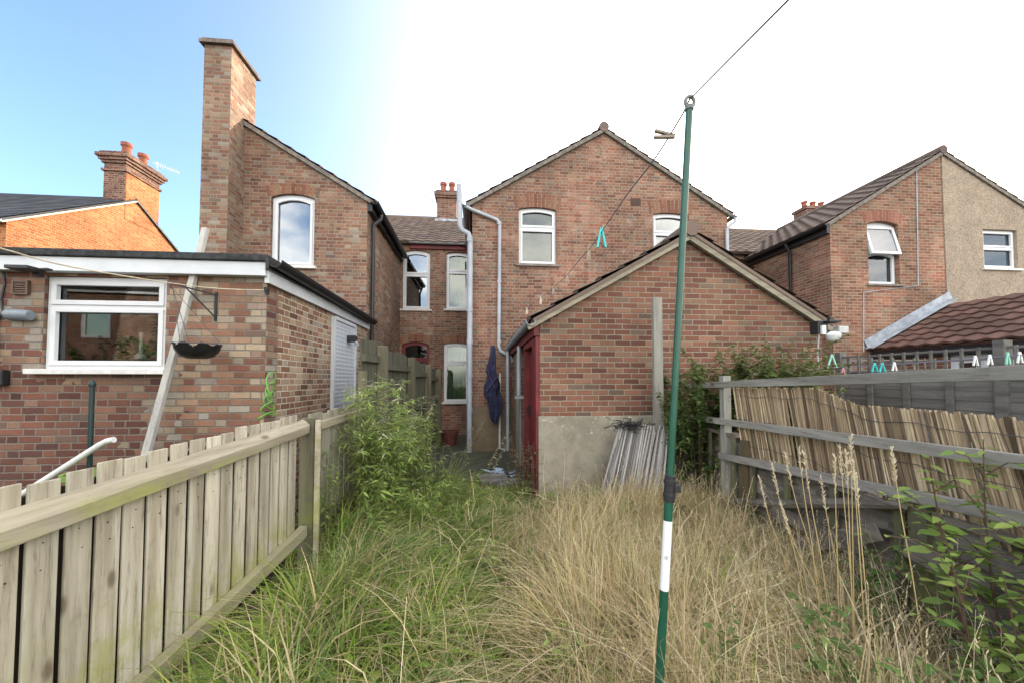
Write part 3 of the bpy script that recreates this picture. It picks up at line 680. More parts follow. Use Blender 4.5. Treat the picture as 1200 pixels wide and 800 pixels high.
# ---- lean-to with the brown pantiles
q0, q1 = ph(1018, 410, YG), ph(1110, 358, YG)
ln = thing('tiled_extension', 'low rear extension with brown pantile roof at the right edge', 'extension', (q0.x+1, 5.2, 0), 'H')
d = Vector((q1.x-q0.x, 0, q1.z-q0.z)); y0 = 2.6
MB().tiles((q0.x, y0, q0.z), (0, 1, 0), d, YG-.03-y0, d.length, tw=.3, th=.3, amp=.03, lip=.03).build('roof', M['tileb'], ln)
V2 = Vector((-d.x, 0, d.z)); MB().tiles((q1.x+d.x, y0, q0.z), (0, 1, 0), V2, YG-.03-y0, d.length, amp=.03).build('roof', M['tileb'], ln)
MB().bar((q0.x-.1, YG-.09, q0.z+.03), (q1.x+.05, YG-.09, q1.z+.13), .16, .025, (0, 0, 1)).bar((q0.x-.1, YG-.034, q0.z+.12), (q1.x+.05, YG-.034, q1.z+.22), .02, .2).build('lead_flashing', M['lead'], ln)
xw = q0.x+.12
P1, P2 = phx(1112, 408, xw), phx(1192, 432, xw); zt = q0.z-.3
wy = (min(P1.y, P2.y), max(P1.y, P2.y), P2.z-.45, P1.z+.02)
MB().prism(rect(y0+.1, YG-.03, 0, q0.z-.02), [rect(*wy)], xw, xw+.2, 'x').build('wall', M['right'], ln)
MB().prism([(xw+.202, 0), (2*q1.x-xw, 0), (2*q1.x-xw, q0.z), (q1.x, q1.z-.12), (xw+.202, q0.z+.02)], [], y0+.1, y0+.3).build('gable_wall', M['right'], ln)
window(ln, *wy, xw, plane='x', cells=[(0, 0, .5, .42), (.5, 0, 1, .42), (0, .42, .5, .74), (.5, .42, 1, .74), (0, .74, .5, 1), (.5, .74, 1, 1)], glass='glassb', fw=.08, inset=.02)
MB().box((q0.x+.02, y0, q0.z-.2), (xw-.004, YG-.03, q0.z-.05)).build('fascia_board', M['black'], ln)

# ---- shared outhouse
YO = 4.45
ox0, ox1, oxp = .74, ph(963, 380, YO).x, ph(806, 276, YO).x; oze, ozp = 2.2, ph(806, 280, YO).z
oh = thing('brick_outhouse', 'low gabled brick outhouse with red door and cement-rendered base', 'outhouse', (oxp, YO, 0), 'H')
RP = 1.07
face_wall(oh, [(ox0, RP+.002), (ox1, RP+.002), (ox1, oze), (oxp, ozp), (ox0, oze)], [], YO, M['outh'])
MB().box((ox0-.02, YO-.022, 0), (ox1, YO+.2, RP)).build('rendered_base', M['render'], oh, bevel=.01)
y1 = YC-.01
MB().prism(rect(YO+.222, y1, 0, oze-.03), [rect(4.72, 5.6, .06, 1.98), rect(5.72, 6.35, .9, 1.98)], ox0, ox0+.2, 'x').build('side_wall', M['outh'], oh)
MB().prism(rect(YO+.222, y1, 0, oze-.03), [], ox1-.2, ox1, 'x').build('side_wall', M['outh'], oh)
df = MB().prism(rect(4.46, 5.62, .02, 2.02), [rect(4.76, 5.56, .06, 1.94)], ox0-.05, ox0+.1, 'x').build('door_frame', M['redwood'], oh, bevel=.004)
dm = MB()
for k in range(7): dm.box((ox0+.03, 4.765+.113*k, .08), (ox0+.065, 4.765+.113*k+.109, 1.93))
dr = dm.build('door', M['redwood'], oh, bevel=.004); MB().box((ox0+.0, 5.45, 1.0), (ox0+.03, 5.5, 1.14)).tube([(ox0-.02, 5.475, 1.03), (ox0-.02, 5.475, 1.11)], .012, 8).build('handle', M['black'], dr)
MB().box((ox0-.07, YO+.01, 2.03), (ox0-.004, y1, 2.17)).build('fascia_board', M['redwood'], oh)
db = MB()
for k in range(5): db.box((ox0-.03, 6.36+.13*k, .05), (ox0-.004, 6.36+.13*k+.125, 2.0))
db.build('side_boards', M['greyz'], oh)
for sx, xe in ((-1, ox0), (1, ox1)):
    x2 = xe+sx*.12; k = (ozp-oze)/abs(oxp-xe); d = Vector((oxp-x2, 0, abs(oxp-x2)*k))
    MB().tiles((x2, YO-.09, ozp-d.z+.09), (0, 1, 0), d, y1-YO+.09, d.length, th=.33, tw=.33, amp=.018, lip=.03).build('roof', M['tiled'], oh)
    bw = .05 if sx < 0 else .09
    MB().bar((x2+sx*.03, YO-.05, ozp-d.z+.0-.02), (oxp, YO-.05, ozp+.0), .05, bw).build('bargeboard', M['barge'], oh)
MB().tube([(oxp, YO-.1, ozp+.1), (oxp, y1, ozp+.1)], .1, 10).build('ridge_tiles', M['tiled'], oh, smooth=True)
MB().gutter((ox0-.12, YO-.1, 2.2), (ox0-.12, y1, 2.17), .062).build('gutter', M['greyp'], oh, smooth=True)
q = ox0-.12
MB().tube([(q, y1-.12, 2.14), (q, y1-.12, 2.05), (q, y1-.12, .05)], .036, 10).build('downpipe', M['greyp'], oh, smooth=True)
yy = 6.1
MB().tube([(ox0-.07, yy, 2.05), (ox0-.07, yy, 1.25)], .032, 10).box((ox0-.14, yy-.06, 1.2), (ox0-.004, yy+.06, 1.24)).build('waste_pipe', M['greyp'], oh)

# ---- flat-roofed kitchen extension on the left
YE, EX = 3.87, -2.07
ex = thing('flat_roofed_extension', 'flat-roofed brick extension with white fascia and wide kitchen window', 'extension', (-4.4, YE, 0), 'H')
we = (ph(53, 322, YE).x, ph(196, 323, YE).x, 1.60, 2.475)
face_wall(ex, rect(-7.5, EX, 0, 2.54), [outline(*we)], YE, M['ext'])
MB().prism(rect(YE+.222, YW-.002, 0, 2.5), [], EX-.22, EX, 'x').build('side_wall', M['extside'], ex)
MB().box((-7.5, YE-.09, 2.5), (EX+.03, YE-.003, 2.63)).build('fascia_board', M['fascia'], ex, bevel=.003)
MB().box((-7.5, YE-.12, 2.633), (EX+.06, YW-.005, 2.70)).build('flat_roof', M['felt'], ex, bevel=.01)
MB().box((EX+.003, YE-.05, 2.44), (EX+.045, YW-.01, 2.56)).build('fascia_board', M['fascia'], ex)
MB().gutter((EX+.12, YE-.1, 2.65), (EX+.12, YW-.01, 2.6), .07).box((EX+.046, YE-.12, 2.56), (EX+.075, YW-.01, 2.66)).build('gutter', M['black'], ex)
window(ex, *we, YE, cells=[(0, 0, 1, .68), (0, .68, 1, 1)], glass='glassk', fw=.05, sillout=.09, inset=.03)
MB().box((EX+.003, 5.5, .2), (EX+.05, 5.56, 2.4)).box((EX+.003, 6.42, .2), (EX+.05, 6.48, 2.4)).box((EX+.003, 5.562, 2.36), (EX+.05, 6.418, 2.41)).build('door_frame', M['fascia'], ex)
MB().box((EX+.006, 5.564, .2), (EX+.03, 6.416, 2.357)).build('door_panel', M['poly'], ex)
bmk = M['black']
q0, q1 = ph(18, 329, YE), ph(36, 346, YE); va = MB().prism(rect(q0.x, q1.x, q1.z, q0.z), [rect(q0.x+.015, q1.x-.015, q1.z+.015, q0.z-.015)], YE-.03, YE-.002)
for k in range(5): zz = q1.z+.025+k*.021; va.box((q0.x+.012, YE-.025, zz), (q1.x-.012, YE-.004, zz+.012))
va.build('wall_vent', plain('brown_plastic', (.1, .06, .04), .5), ex)

# ---- far left house with the sunlit gable
XF = -11.0; yf0, yf1 = 9.7, 16.2; yfr = 12.95; zf0, zf1 = 5.25, 7.25
fh = thing('orange_brick_house', 'orange sunlit gable end of the far house with its corbelled chimney', 'house', (XF-3, yf0, 0), 'H')
face_wall(fh, [(yf0, 0), (yf1, 0), (yf1, zf0), (yfr, zf1), (yf0, zf0)], [], XF-.22, M['orange'], t=.22, plane='x', name='gable_wall')
face_wall(fh, rect(XF-9, XF-.222, 0, zf0), [], yf0, M['darkchim'])
for sgn, ye in ((1, yf0-.15), (-1, yf1+.15)):
    k = (zf1-zf0)/(yfr-yf0) if sgn > 0 else (zf1-zf0)/(yf1-yfr); d = Vector((0, yfr-ye, abs(yfr-ye)*k))
    MB().tiles((XF-9, ye, zf1-d.z+.07), (1, 0, 0), d, 9.03, d.length, tw=.25, th=.25, amp=0, lip=.015).build('roof', M['slate'], fh)
    MB().bar((XF+.015, ye, zf1-d.z-.02), (XF+.015, yfr, zf1-.02), .03, .13, (1, 0, 0)).build('bargeboard', plain('cream_barge', (.62, .55, .42), .6) if sgn > 0 else M['black'], fh)
MB().gutter((XF-9, yf0-.2, zf0-.05), (XF+.05, yf0-.2, zf0-.05), .07).build('gutter', M['upvc'], fh)
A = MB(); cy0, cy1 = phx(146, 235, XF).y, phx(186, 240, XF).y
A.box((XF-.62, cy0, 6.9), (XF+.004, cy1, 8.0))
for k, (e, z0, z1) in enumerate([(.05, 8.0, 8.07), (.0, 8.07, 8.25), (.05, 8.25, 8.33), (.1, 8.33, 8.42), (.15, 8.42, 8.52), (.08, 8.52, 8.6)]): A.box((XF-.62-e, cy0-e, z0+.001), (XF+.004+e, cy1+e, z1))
c = A.build('chimney', M['darkchim'], fh)  # dark for unlit front and corbels: partly other brick, partly shade in colour
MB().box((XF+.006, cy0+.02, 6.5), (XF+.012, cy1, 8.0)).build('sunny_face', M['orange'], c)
pots(c, [(XF-.3, cy0+.35), (XF-.3, cy0+.95)], 8.6, .13, .5)
a = Vector((XF-.1, cy0+1.25, 8.55)); b = phx(210, 203, XF-.1); at = MB().tube([a, a+Vector((0, 0, .5))], .015, 6).tube([a+Vector((0, -.2, .35)), b], .012, 6)
for k in range(11):
    p = (a+Vector((0, -.2, .35))).lerp(b, .12+.085*k); at.tube([p-Vector((0, .02, .09)), p+Vector((0, .02, .09))], .006, 5)
at.build('aerial', M['steel'], c)

# ---- house across the gardens (seen in the kitchen window's reflection)
XB0, XB1, YB = -19.0, -6.5, -8.0
bh = thing('brick_house', 'red-brown brick house across the gardens, seen mirrored in the kitchen window', 'house', (-12, YB, 0))
MB().prism(rect(XB0, XB1, 0, 4.6), [rect(-13.4, -12.5, 3.0, 4.0)], YB-.25, YB).build('wall', M['central'], bh)
wbk = MB().prism(rect(-13.4, -12.5, 3.0, 4.0), [rect(-13.32, -12.58, 3.08, 3.92)], YB-.12, YB-.03).build('window', M['upvc'], bh); MB().box((-13.32, YB-.1, 3.08), (-12.58, YB-.09, 3.92)).build('pane', M['glassd'], wbk)
MB().box((XB0, YB-.2, 4.6), (XB1, YB+.12, 4.8)).build('fascia_board', M['fascia'], bh)
MB().tiles((XB0-.2, YB+.25, 4.75), (1, 0, 0), (0, -4, 2.6), XB1-XB0+.4, 4.77, amp=.02).build('roof', M['tiled'], bh)
MB().box((XB0, YB-.26, 0), (XB1, YB-8, .02)).build('yard', M['slab'], bh)

# ================================================================== GROUND (structure)
def hN(x, y): return .035*math.sin(1.7*x+.6)*math.cos(1.3*y)+.02*math.sin(4.1*x+2.2*y)
g = MB(); xs = [-400, -60, -20, -8]+[-5+.4*i for i in range(26)]+[8, 20, 60, 400]; ysg = [-60, -10, -3]+[-1+.4*i for i in range(20)]+[10, 20, 60, 600]
def soil():
    s = N('garden_soil'); o = s.coord(); n1 = s.noise(o, 1.5, 6); n2 = s.noise(o, 25, 5, .7)
    c = s.mix(n1, (.05, .042, .028), (.085, .075, .045)); c = s.mix(s.step(n2, .5, .7), c, (.12, .1, .06))
    s.bsdf(c, .95, s.bump(n2, .8, .02), spec=.1); return s.m
for j in range(len(ysg)-1):
    for i in range(len(xs)-1):
        P = []
        for x, y in ((xs[i], ysg[j]), (xs[i+1], ysg[j]), (xs[i+1], ysg[j+1]), (xs[i], ysg[j+1])):
            P.append((x, y, hN(x, y)-.03 if abs(x) < 6 and -1.5 < y < 4.6 else -.03))
        g.face(P)
bm_ = g.build('ground', soil(), base=(0, 0, 0), fix=False, kind='structure')
def paved():
    s = N('mossy_paving'); o = s.coord('UV'); br = s.n('ShaderNodeTexBrick'); s.l(o, br.inputs['Vector']); br.inputs['Scale'].default_value = 1
    br.inputs['Brick Width'].default_value = .45; br.inputs['Row Height'].default_value = .45; br.inputs['Mortar Size'].default_value = .012
    br.inputs['Color1'].default_value = (.07, .066, .055, 1); br.inputs['Color2'].default_value = (.05, .048, .04, 1); br.inputs['Mortar'].default_value = (.03, .035, .02, 1)
    n1 = s.noise(o, 3, 6, .7); c = s.mix(s.step(n1, .42, .62), br.outputs[0], (.045, .055, .025)); c = s.mix(s.step(s.noise(o, 30, 4), .6, .7), c, (.14, .11, .06))
    s.bsdf(c, .9, s.bump(n1, .6, .02)); return s.m
MB().box((EX+.3, 5.6, -.02), (.73, YM-.003, .025)).build('patio', paved(), base=(-.7, 7.5, 0), frame='H', kind='structure')

# ================================================================== FENCES (garden axes)
# ---- pale near fence on the left
nf = thing('board_fence', 'pale weathered board fence with mossy rails, nearest on the left', 'fence', (-1.63, 1.8, 0), group='fences')
XFN = -1.63; pitch = .1063
bd = MB()
k = 0; y = 2.86
while y > -.6:
    t = (y-1.2)/.9; zt = 1.145+.05*t+random.uniform(-.008, .012); wob = random.uniform(-.004, .004)
    w_ = .0895+random.uniform(-.004, .003)
    Mx = Matrix.Translation((XFN-.009+wob, y, 0)) @ Matrix.Rotation(random.uniform(-.006, .006), 4, 'X')
    bd.box((-.003, -w_, .12+.15*max(0, (y-1.5))*.7), (.009, 0, zt), Mx); y -= pitch
bd.build('board_panel', M['fence'], nf, bevel=.003)
nl = MB(); y = 2.86-.045
while y > .5:
    for dz in (-.115, -.19):
        z_ = 1.03+.067*(y-1.16)+dz+random.uniform(-.012, .012); yy_ = y+random.uniform(-.012, .012)
        nl.tube([(XFN-.001, yy_, z_), (XFN+.0035, yy_, z_)], .0026, 6)
    y -= pitch
nl.build('nails', plain('rusty_nail', (.06, .035, .025), .8), nf)
bk = MB(); y = 2.86-.1  # boards added behind the gaps, coloured near black so the gaps read dark
while y > -.6:
    bk.box((XFN-.05, y-.04, .12), (XFN-.03, y+.035, 1.1+.047*(y-1.2)/.9)); y -= pitch
bk.build('gap_darkening_boards', wood('gap_darkening_wood', (.05, .038, .026), (.03, .024, .018), 'z'), nf)
def railz(y): return (1.03+.067*(y-1.16))
def arris(y0, z0, y1, z1, mat, n=24, w=.058):
    mb = MB()
    for k in range(n+1):
        t = k/n; y_, z_ = y0+(y1-y0)*t, z0+(z1-z0)*t; j_ = random.gauss(0, .0018)
        mb.v += [Vector((XFN, y_, z_+.046+j_)), Vector((XFN+w*.55, y_, z_+.026+random.gauss(0, .003))), Vector((XFN+w, y_, z_+random.gauss(0, .0025))), Vector((XFN+w-.003, y_, z_-.06)), Vector((XFN, y_, z_-.078))]
        if k:
            for m in range(5): a_, b_ = (k-1)*5+m, (k-1)*5+(m+1) % 5; mb.f.append((a_, b_, b_+5, a_+5))
    mb.f.append(tuple(range(5))); mb.f.append(tuple(n*5+k for k in range(5)))
    return mb.build('rail', mat, nf, bevel=.003)
arris(-.65, railz(-.65), 2.94, railz(2.94), M['railw'])
brz = lambda y: .16+.145*(y-1.66)
gbr = MB(); gbr.bar((XFN+.03, .55, .03), (XFN+.03, 2.93, brz(2.93)), .055, .085).build('rail', wood('pale_kick_rail_wood', (.4, .36, .27), (.29, .26, .19), 'y', green=(.3, .32, .1), gz=(.1, .5), dark=(.16, .13, .1), streak=.7), nf, bevel=.006)
pst = MB().prism([(2.95, -.1), (3.07, -.1), (3.07, 1.17), (2.95, 1.205)], [], -1.66, -1.545, 'x').build('post', M['postw'], nf, bevel=.006)
MB().bar((-1.52, 2.955, -.05), (-1.515, 2.95, 1.19), .035, .028, (0, 1, 0)).build('batten', M['railw'], nf, bevel=.003)
bd = MB(); y = 4.08
while y > 3.1:
    bd.box((XFN-.018, y-.09, .2), (XFN, y, 1.21+random.uniform(-.015, .015)+.05*(y-3.1))); y -= .105
bd.build('board_panel', wood('grey_board_wood', (.3, .28, .22), (.2, .19, .15), 'z', green=(.2, .22, .07), gz=(.35, .8)), nf, bevel=.003)
MB().bar((XFN+.025, 3.08, 1.12), (XFN+.025, 4.1, 1.165), .05, .065).build('rail', M['railw'], nf, bevel=.005)
MB().bar((XFN+.025, 3.08, .33), (XFN+.025, 4.1, .33), .05, .09).build('rail', M['postw'], nf, bevel=.005)
# ---- tall dark fence
tf = thing('close_board_fence', 'tall dark board fence stepping back to the house', 'fence', (-1.66, 5.9, 0), group='fences')
ypos = [4.12, 4.68, 6.05, 7.25, 8.3]
for i in range(4):
    z0 = 1.97-.075*i; b = MB(); y = ypos[i]+.05
    while y < ypos[i+1]-.06:
        b.box((-1.69, y, .1), (-1.672, y+.085, z0+random.uniform(-.02, .02))); y += .105
    p = b.build('board_panel', M['darkf'], tf, bevel=.002)
    for zz in (z0-.22, 1.05, .4): MB().bar((-1.645, ypos[i]+.04, zz), (-1.645, ypos[i+1]-.04, zz), .045, .08).build('rail', M['darkf'], tf)
for y in ypos[1:]: MB().box((-1.67, y-.05, 0), (-1.56, y+.05, 1.99-.065*ypos.index(y))).build('post', M['postw'], tf, bevel=.005)
for i in range(1): MB().box((-1.67, 4.08, 0), (-1.6, 4.15, 1.6)).build('post', M['postw'], tf)

# ---- right: post and rail fence carrying the reed screen
XRF = 2.1
rf = thing('rail_fence', 'grey post and rail fence in front of the reed screen', 'fence', (XRF, 2.6, 0), group='fences')
for (pa_, pb_) in (((800, 452), (1200, 436)), ((770, 483), (1200, 541)), ((843, 533), (1200, 608))):
    a, b = pxp(*pa_, XRF), pxp(*pb_, XRF); dr = (b-a).normalized(); c = a+dr*((b-a).length+1.2)
    MB().bar(a, c, .03, .062).build('rail', M['grey'], rf, bevel=.003)
pq = pxp(849, 440, XRF+.05); MB().box((XRF+.017, pq.y-.04, 0), (XRF+.09, pq.y+.04, pq.z)).build('post', M['greyz'], rf, bevel=.004)
MB().box((XRF+.017, 1.95, 0), (XRF+.1, 2.04, .86)).build('post', M['postw'], rf, bevel=.004)
MB().box((XRF+.017, 3.42, 0), (XRF+.1, 3.5, .95)).build('post', wood('brown_post_wood', (.14, .1, .06), (.09, .07, .045), 'z'), rf, bevel=.004)
# ---- reed screen
prof_t = [(4.0, 1.42), (3.64, 1.425), (2.9, 1.44), (2.64, 1.44), (2.45, 1.385), (2.3, 1.345), (2.0, 1.345), (1.58, 1.335), (.6, 1.34)]
def interp(P, y):
    P = sorted(P); 
    for (a, za), (b, zb) in zip(P, P[1:]):
        if a <= y <= b: return za+(zb-za)*(y-a)/(b-a)
    return P[0][1] if y < P[0][0] else P[-1][1]
rd = thing('reed_screen', 'tan split-reed screen hung along the grey rail fence', 'screen', (2.17, 2.3, .7))
sm = MB(); y = 3.62
while y > .7:
    w_ = random.choice((.005, .006, .008, .009, .011, .015)) if random.random() < .92 else .024
    zt = interp(prof_t, y)+random.uniform(-.01, .006); zb = .80+random.uniform(-.03, .06)+.03*math.sin(y*3)
    lean = -.14+random.gauss(0, .014)-.03*math.sin(y*2.1); x = 2.165+.012*math.sin(y*5)+random.uniform(-.004, .004)
    # tops lean away from the camera
    p, q = Vector((x+random.uniform(0, .02), y+lean*.55, zb)), Vector((x, y-lean*.3, zt))
    mid = (p+q)/2+Vector((random.gauss(0, .003), random.gauss(0, .004), 0))
    if w_ > .015: sm.bar(p, q, .004, w_, (0, 1, 0))
    else: sm.tube([p, mid, q], w_/2, 5)
    y -= w_*.72+(.006 if random.random() < .02 else 0)
sm.build('reed_panel', M['reed'], rd)
for zo in (.08, .3, .52):
    MB().tube([(2.145+.006*math.sin(i*2.3), 3.6-i*.1, interp(prof_t, 3.6-i*.1)-zo+.01*math.sin(i*1.7)) for i in range(29)], .0022, 5).build('wire', M['wire'], rd)
# ---- old lap panel fence under the reed
lf = thing('lap_panel_fence', 'old dark overlapping-board fence sagging under the reed screen', 'fence', (2.2, 2.6, 0), group='fences')
for (ya, yb, tilt, zt) in ((3.62, 4.32, .05, .95), (2.07, 3.4, .02, .78), (-.4, 1.93, .0, .8)):
    n = 6; hB = zt/n; L_ = yb-ya
    for i in range(n):
        mb = MB(); K = 10; sag = .045*(i/n)+random.uniform(-.01, .01)
        for k in range(K):
            f0, f1 = k/K, (k+1)/K; s0, s1 = -sag*4*f0*(1-f0), -sag*4*f1*(1-f1)
            z0 = i*hB*.98; xo = 2.19+tilt*(i/n)
            a, b = ya+L_*f0, ya+L_*f1
            V4 = lambda x, y, z: Vector((x, y, z))
            j = len(mb.v)
            for (yy, ss) in ((a, s0), (b, s1)): mb.v += [V4(xo-.038, yy, z0+ss), V4(xo-.026, yy, z0+ss), V4(xo+.006, yy, z0+hB*1.15+ss), V4(xo-.003, yy, z0+hB*1.15+ss)]
            for m in range(4): mb.f.append((j+m, j+(m+1) % 4, j+4+(m+1) % 4, j+4+m))
            if k == 0: mb.f.append((j, j+1, j+2, j+3))
            if k == K-1: mb.f.append((j+7, j+6, j+5, j+4))
        tl_ = random.gauss(0, .018); mb.v = [Vector((v.x+random.gauss(0, .001), v.y, v.z+tl_*(v.y-(ya+yb)/2))) for v in mb.v]; mb.build('lap_board', M['lap'], lf)
    for k in range(4):
        yy = ya+.03+(L_-.06)*k/3; MB().box((2.125, yy-.02, 0), (2.149, yy+.02, zt+.02)).build('batten', M['postw'], lf)
    MB().box((2.13, ya, zt-.0), (2.24, yb, zt+.03)).build('capping', M['lap'], lf)
for pa_, pb_, dx in (((905, 598), (1010, 640), 2.06), ((930, 640), (1030, 622), 2.07), ((1060, 640), (1160, 690), 2.06)):
    MB().bar(pxp(*pa_, dx), pxp(*pb_, dx), .012, .1).build('broken_board', M['lap'], lf, bevel=.003)
for yy in (3.55,): MB().box((2.15, yy-.045, 0), (2.24, yy+.045, .9)).build('post', M['postw'], lf)
a, b = pxp(856, 590, 2.08), pxp(1060, 592, 2.08)
MB().tube([a+Vector((0, .1, .0)), a.lerp(b, .4)+Vector((0, 0, .0)), a.lerp(b, .8)+Vector((0, 0, .01)), b], [.03, .034, .034, .02], 8).build('fallen_rail', M['lap'], lf)
# ---- trellis-topped fence of the next garden (house axes)
XT = 5.67
tr = thing('trellis_fence', 'blue-grey panel fence topped with square trellis, beyond the reed screen', 'fence', (XT, 3.8, 0), 'H', group='fences')
yA, yB = 1.2, 5.4
yy = yB
pm = MB(); bt = []
while yy > yA:
    z = 0
    while z < 1.52: pm.box((XT-.0, max(yA, yy-1.78), z), (XT+.014, yy, z+.125), Matrix.Translation((XT, 0, z)) @ Matrix.Rotation(.07, 4, 'Y') @ Matrix.Translation((-XT, 0, -z))); z += .115
    yy -= 1.83
pm.build('panel', M['trel'], tr)
yy = yB; k = 0
while yy > yA:
    MB().box((XT-.05, yy-.045, 0), (XT+.06, yy+.045, 1.93 if k % 4 == 0 else 1.6) if k % 4 == 0 else (XT-.022, yy+.02, 1.58)).build('post' if k % 4 == 0 else 'batten', M['trel'], tr)
    yy -= .4575; k += 1
tl = MB()
for z in (1.62, 1.735, 1.85): tl.box((XT-.012, yA, z-.014), (XT+.008, yB, z+.014))
y = yA
while y < yB: tl.box((XT-.03, y-.014, 1.58), (XT-.013, y+.014, 1.87)); y += .15
tl.build('trellis', M['trel'], tr); MB().box((XT-.035, yA, 1.555), (XT+.035, yB, 1.585)).build('capping', M['trel'], tr)
t2 = MB()
for z in (1.5, 1.66, 1.82): t2.box((XT+.06, yB+.1, z-.012), (XT+1.9, yB+.115, z+.012))
x = XT+.08
while x < XT+1.9: t2.box((x-.012, yB+.085, .9), (x+.012, yB+.099, 1.86)); x += .19
t2.build('trellis', M['trel'], tr)

# ================================================================== WASHING LINE
DP = 1.4
pt, pb = pd(808, 126, DP), pd(772, 812, DP); ax = (pt-pb).normalized(); base = pb-ax*(pb.z/ax.z)
at = lambda py: pb+ax*(((pd(790, py, DP).z)-pb.z)/ax.z)
wp = thing('washing_line_pole', 'green metal washing-line pole with black clamp and white sticker', 'pole', base)
MB().tube([at(572), pt], .0125, 16).build('upper_tube', M['green'], wp, smooth=True)
MB().tube([base, at(575)], .0155, 16).build('lower_tube', M['green'], wp, smooth=True)
MB().tube([at(690), at(609)], .01585, 20, cap=False).build('sticker', M['label'], wp, smooth=True)
c = MB(); c.tube([at(587), at(556)], .0195, 16).tube([at(582), at(577)], .022, 16).tube([at(566), at(561)], .0225, 16); q = at(570); c.box(q+Vector((.01, -.02, -.016)), q+Vector((.034, .0, .012))).build('clamp', M['black'], wp, bevel=.0015)
ring = MB(); q = pt+ax*.02; ring.tube([q+Vector((.017*math.cos(a), 0, .022*math.sin(a))) for a in [2*math.pi*k/20 for k in range(21)]], .0065, 8).tube([pt-ax*.012, pt+ax*.004], .016, 12)
ring.build('eyelet', plain('grey_plastic', (.16, .17, .17), .5), wp, smooth=True)
# circle mark and bars printed on the sticker
mk = MB(); q = at(651); rS = .01605
def onp(an, dz): return q+Vector((rS*math.sin(an), -rS*math.cos(an), 0))+ax*dz
a0 = -.25
for k in range(16):
    t0, t1 = 2*math.pi*k/16, 2*math.pi*(k+1)/16
    mk.face([onp(a0+.42*math.cos(t0), .0068*math.sin(t0)), onp(a0+.42*math.cos(t1), .0068*math.sin(t1)), onp(a0+.34*math.cos(t1), .0056*math.sin(t1)), onp(a0+.34*math.cos(t0), .0056*math.sin(t0))])
def seg(pts, w=.0011):
    for (u0, v0), (u1, v1) in zip(pts, pts[1:]):
        d = math.hypot(u1-u0, v1-v0); nx, nz = -(v1-v0)/d*w/2, (u1-u0)/d*w/2
        mk.face([onp(a0+(u0+nx)/rS, v0+nz), onp(a0+(u1+nx)/rS, v1+nz), onp(a0+(u1-nx)/rS, v1-nz), onp(a0+(u0-nx)/rS, v0-nz)])
seg([(-.0016, -.0032), (-.0016, .0032), (.0012, .0032), (.002, .0016), (.0012, 0), (-.0016, 0)]); seg([(0, 0), (.002, -.0032)])
mk.build('printed_mark', M['black'], wp, fix=False)
# line
hook = ph(572, 386, YC-.05); hw = h2w(hook)
lp = [pt+ax*.02]; pix = [(769, 184, 1.62), (735, 228, 2.05), (712, 262, 2.5), (694, 288, 3.0), (678, 306, 3.5), (663, 324, 4.1), (650, 336, 4.7), (637, 347, 5.3), (623, 358, 5.9), (605, 370, 6.6)]
pts = [pd(x, y, d) for x, y, d in pix]
path = [lp[0]]+pts+[hw]
# smooth the sag through the points
def smooth(P, n=4):
    P = [P[0]]+list(P)+[P[-1]]; out = []
    for i in range(1, len(P)-2):
        for k in range(n):
            t = k/n; p0, p1, p2, p3 = P[i-1:i+3]
            out.append(.5*((2*p1)+(-p0+p2)*t+(2*p0-5*p1+4*p2-p3)*t*t+(-p0+3*p1-3*p2+p3)*t**3))
    return out+[P[-2]]
up = pd(926, -2, .9); up2 = pd(1000, -90, .7)
ln1 = MB().tube([up2, up, lp[0]+Vector((0, 0, .012))]+smooth(path)[1:], .0032, 6).build('washing_line', M['line'], None); ln1['label'] = 'thin washing line running over the green pole to the centre house'; ln1['category'] = 'washing line'
def peg(p, name_col, label, cat='peg', size=.075, rot=(0, 0, 0), opened=.16, group='pegs on the washing line'):
    t = thing('clothes_peg', label, cat, p, group=group)
    E = Matrix.Translation(p) @ Euler(rot).to_matrix().to_4x4()
    for s in (-1, 1):
        Mx = E @ Matrix.Translation((s*.0035, 0, size*.3)) @ Matrix.Rotation(-s*opened, 4, 'Y') @ Matrix.Translation((0, 0, -size*.3))
        MB().box((-.0035-size*.02, -.007, -size*.62), (.0035+size*.02, .007, size*.38), Mx).build('peg_arm', name_col, t, bevel=.0015)
    sp_ = MB(); sp_.tube([E @ Vector((.0, .009*math.cos(a), .006*math.sin(a))) for a in [k*math.pi/4 for k in range(9)]], .0015, 5).build('spring', M['steel'], t)
P_ = smooth(path, 8)
def near(px, d): return min(P_, key=lambda p: abs(p.y-d))
peg(near(0, 1.52)+Vector((-.012, 0, -.0)), M['pegw'], 'grey wooden peg sideways on the line just beside the pole top', rot=(0, R(97), 0), opened=.13, size=.085)
peg(near(0, 2.68)+Vector((0, 0, -.02)), M['teal'], 'bright teal peg hanging from the line', size=.15, opened=.2)
for d_, m, lab, s_ in ((3.12, M['pegw'], 'pale wooden peg next below the teal peg on the line', .12), (4.05, M['pegw'], 'wooden peg third from the teal one, above the outhouse roof', .11), (4.75, M['pegw'], 'wooden peg in the middle of the sagging line above the outhouse eave', .11), (5.45, M['cream'], 'cream peg on the line above the outhouse gutter', .11), (6.1, M['cream'], 'cream peg on the line nearest the centre house', .11)):
    peg(near(0, d_)+Vector((0, 0, -.02)), m, lab, size=s_, opened=.06)
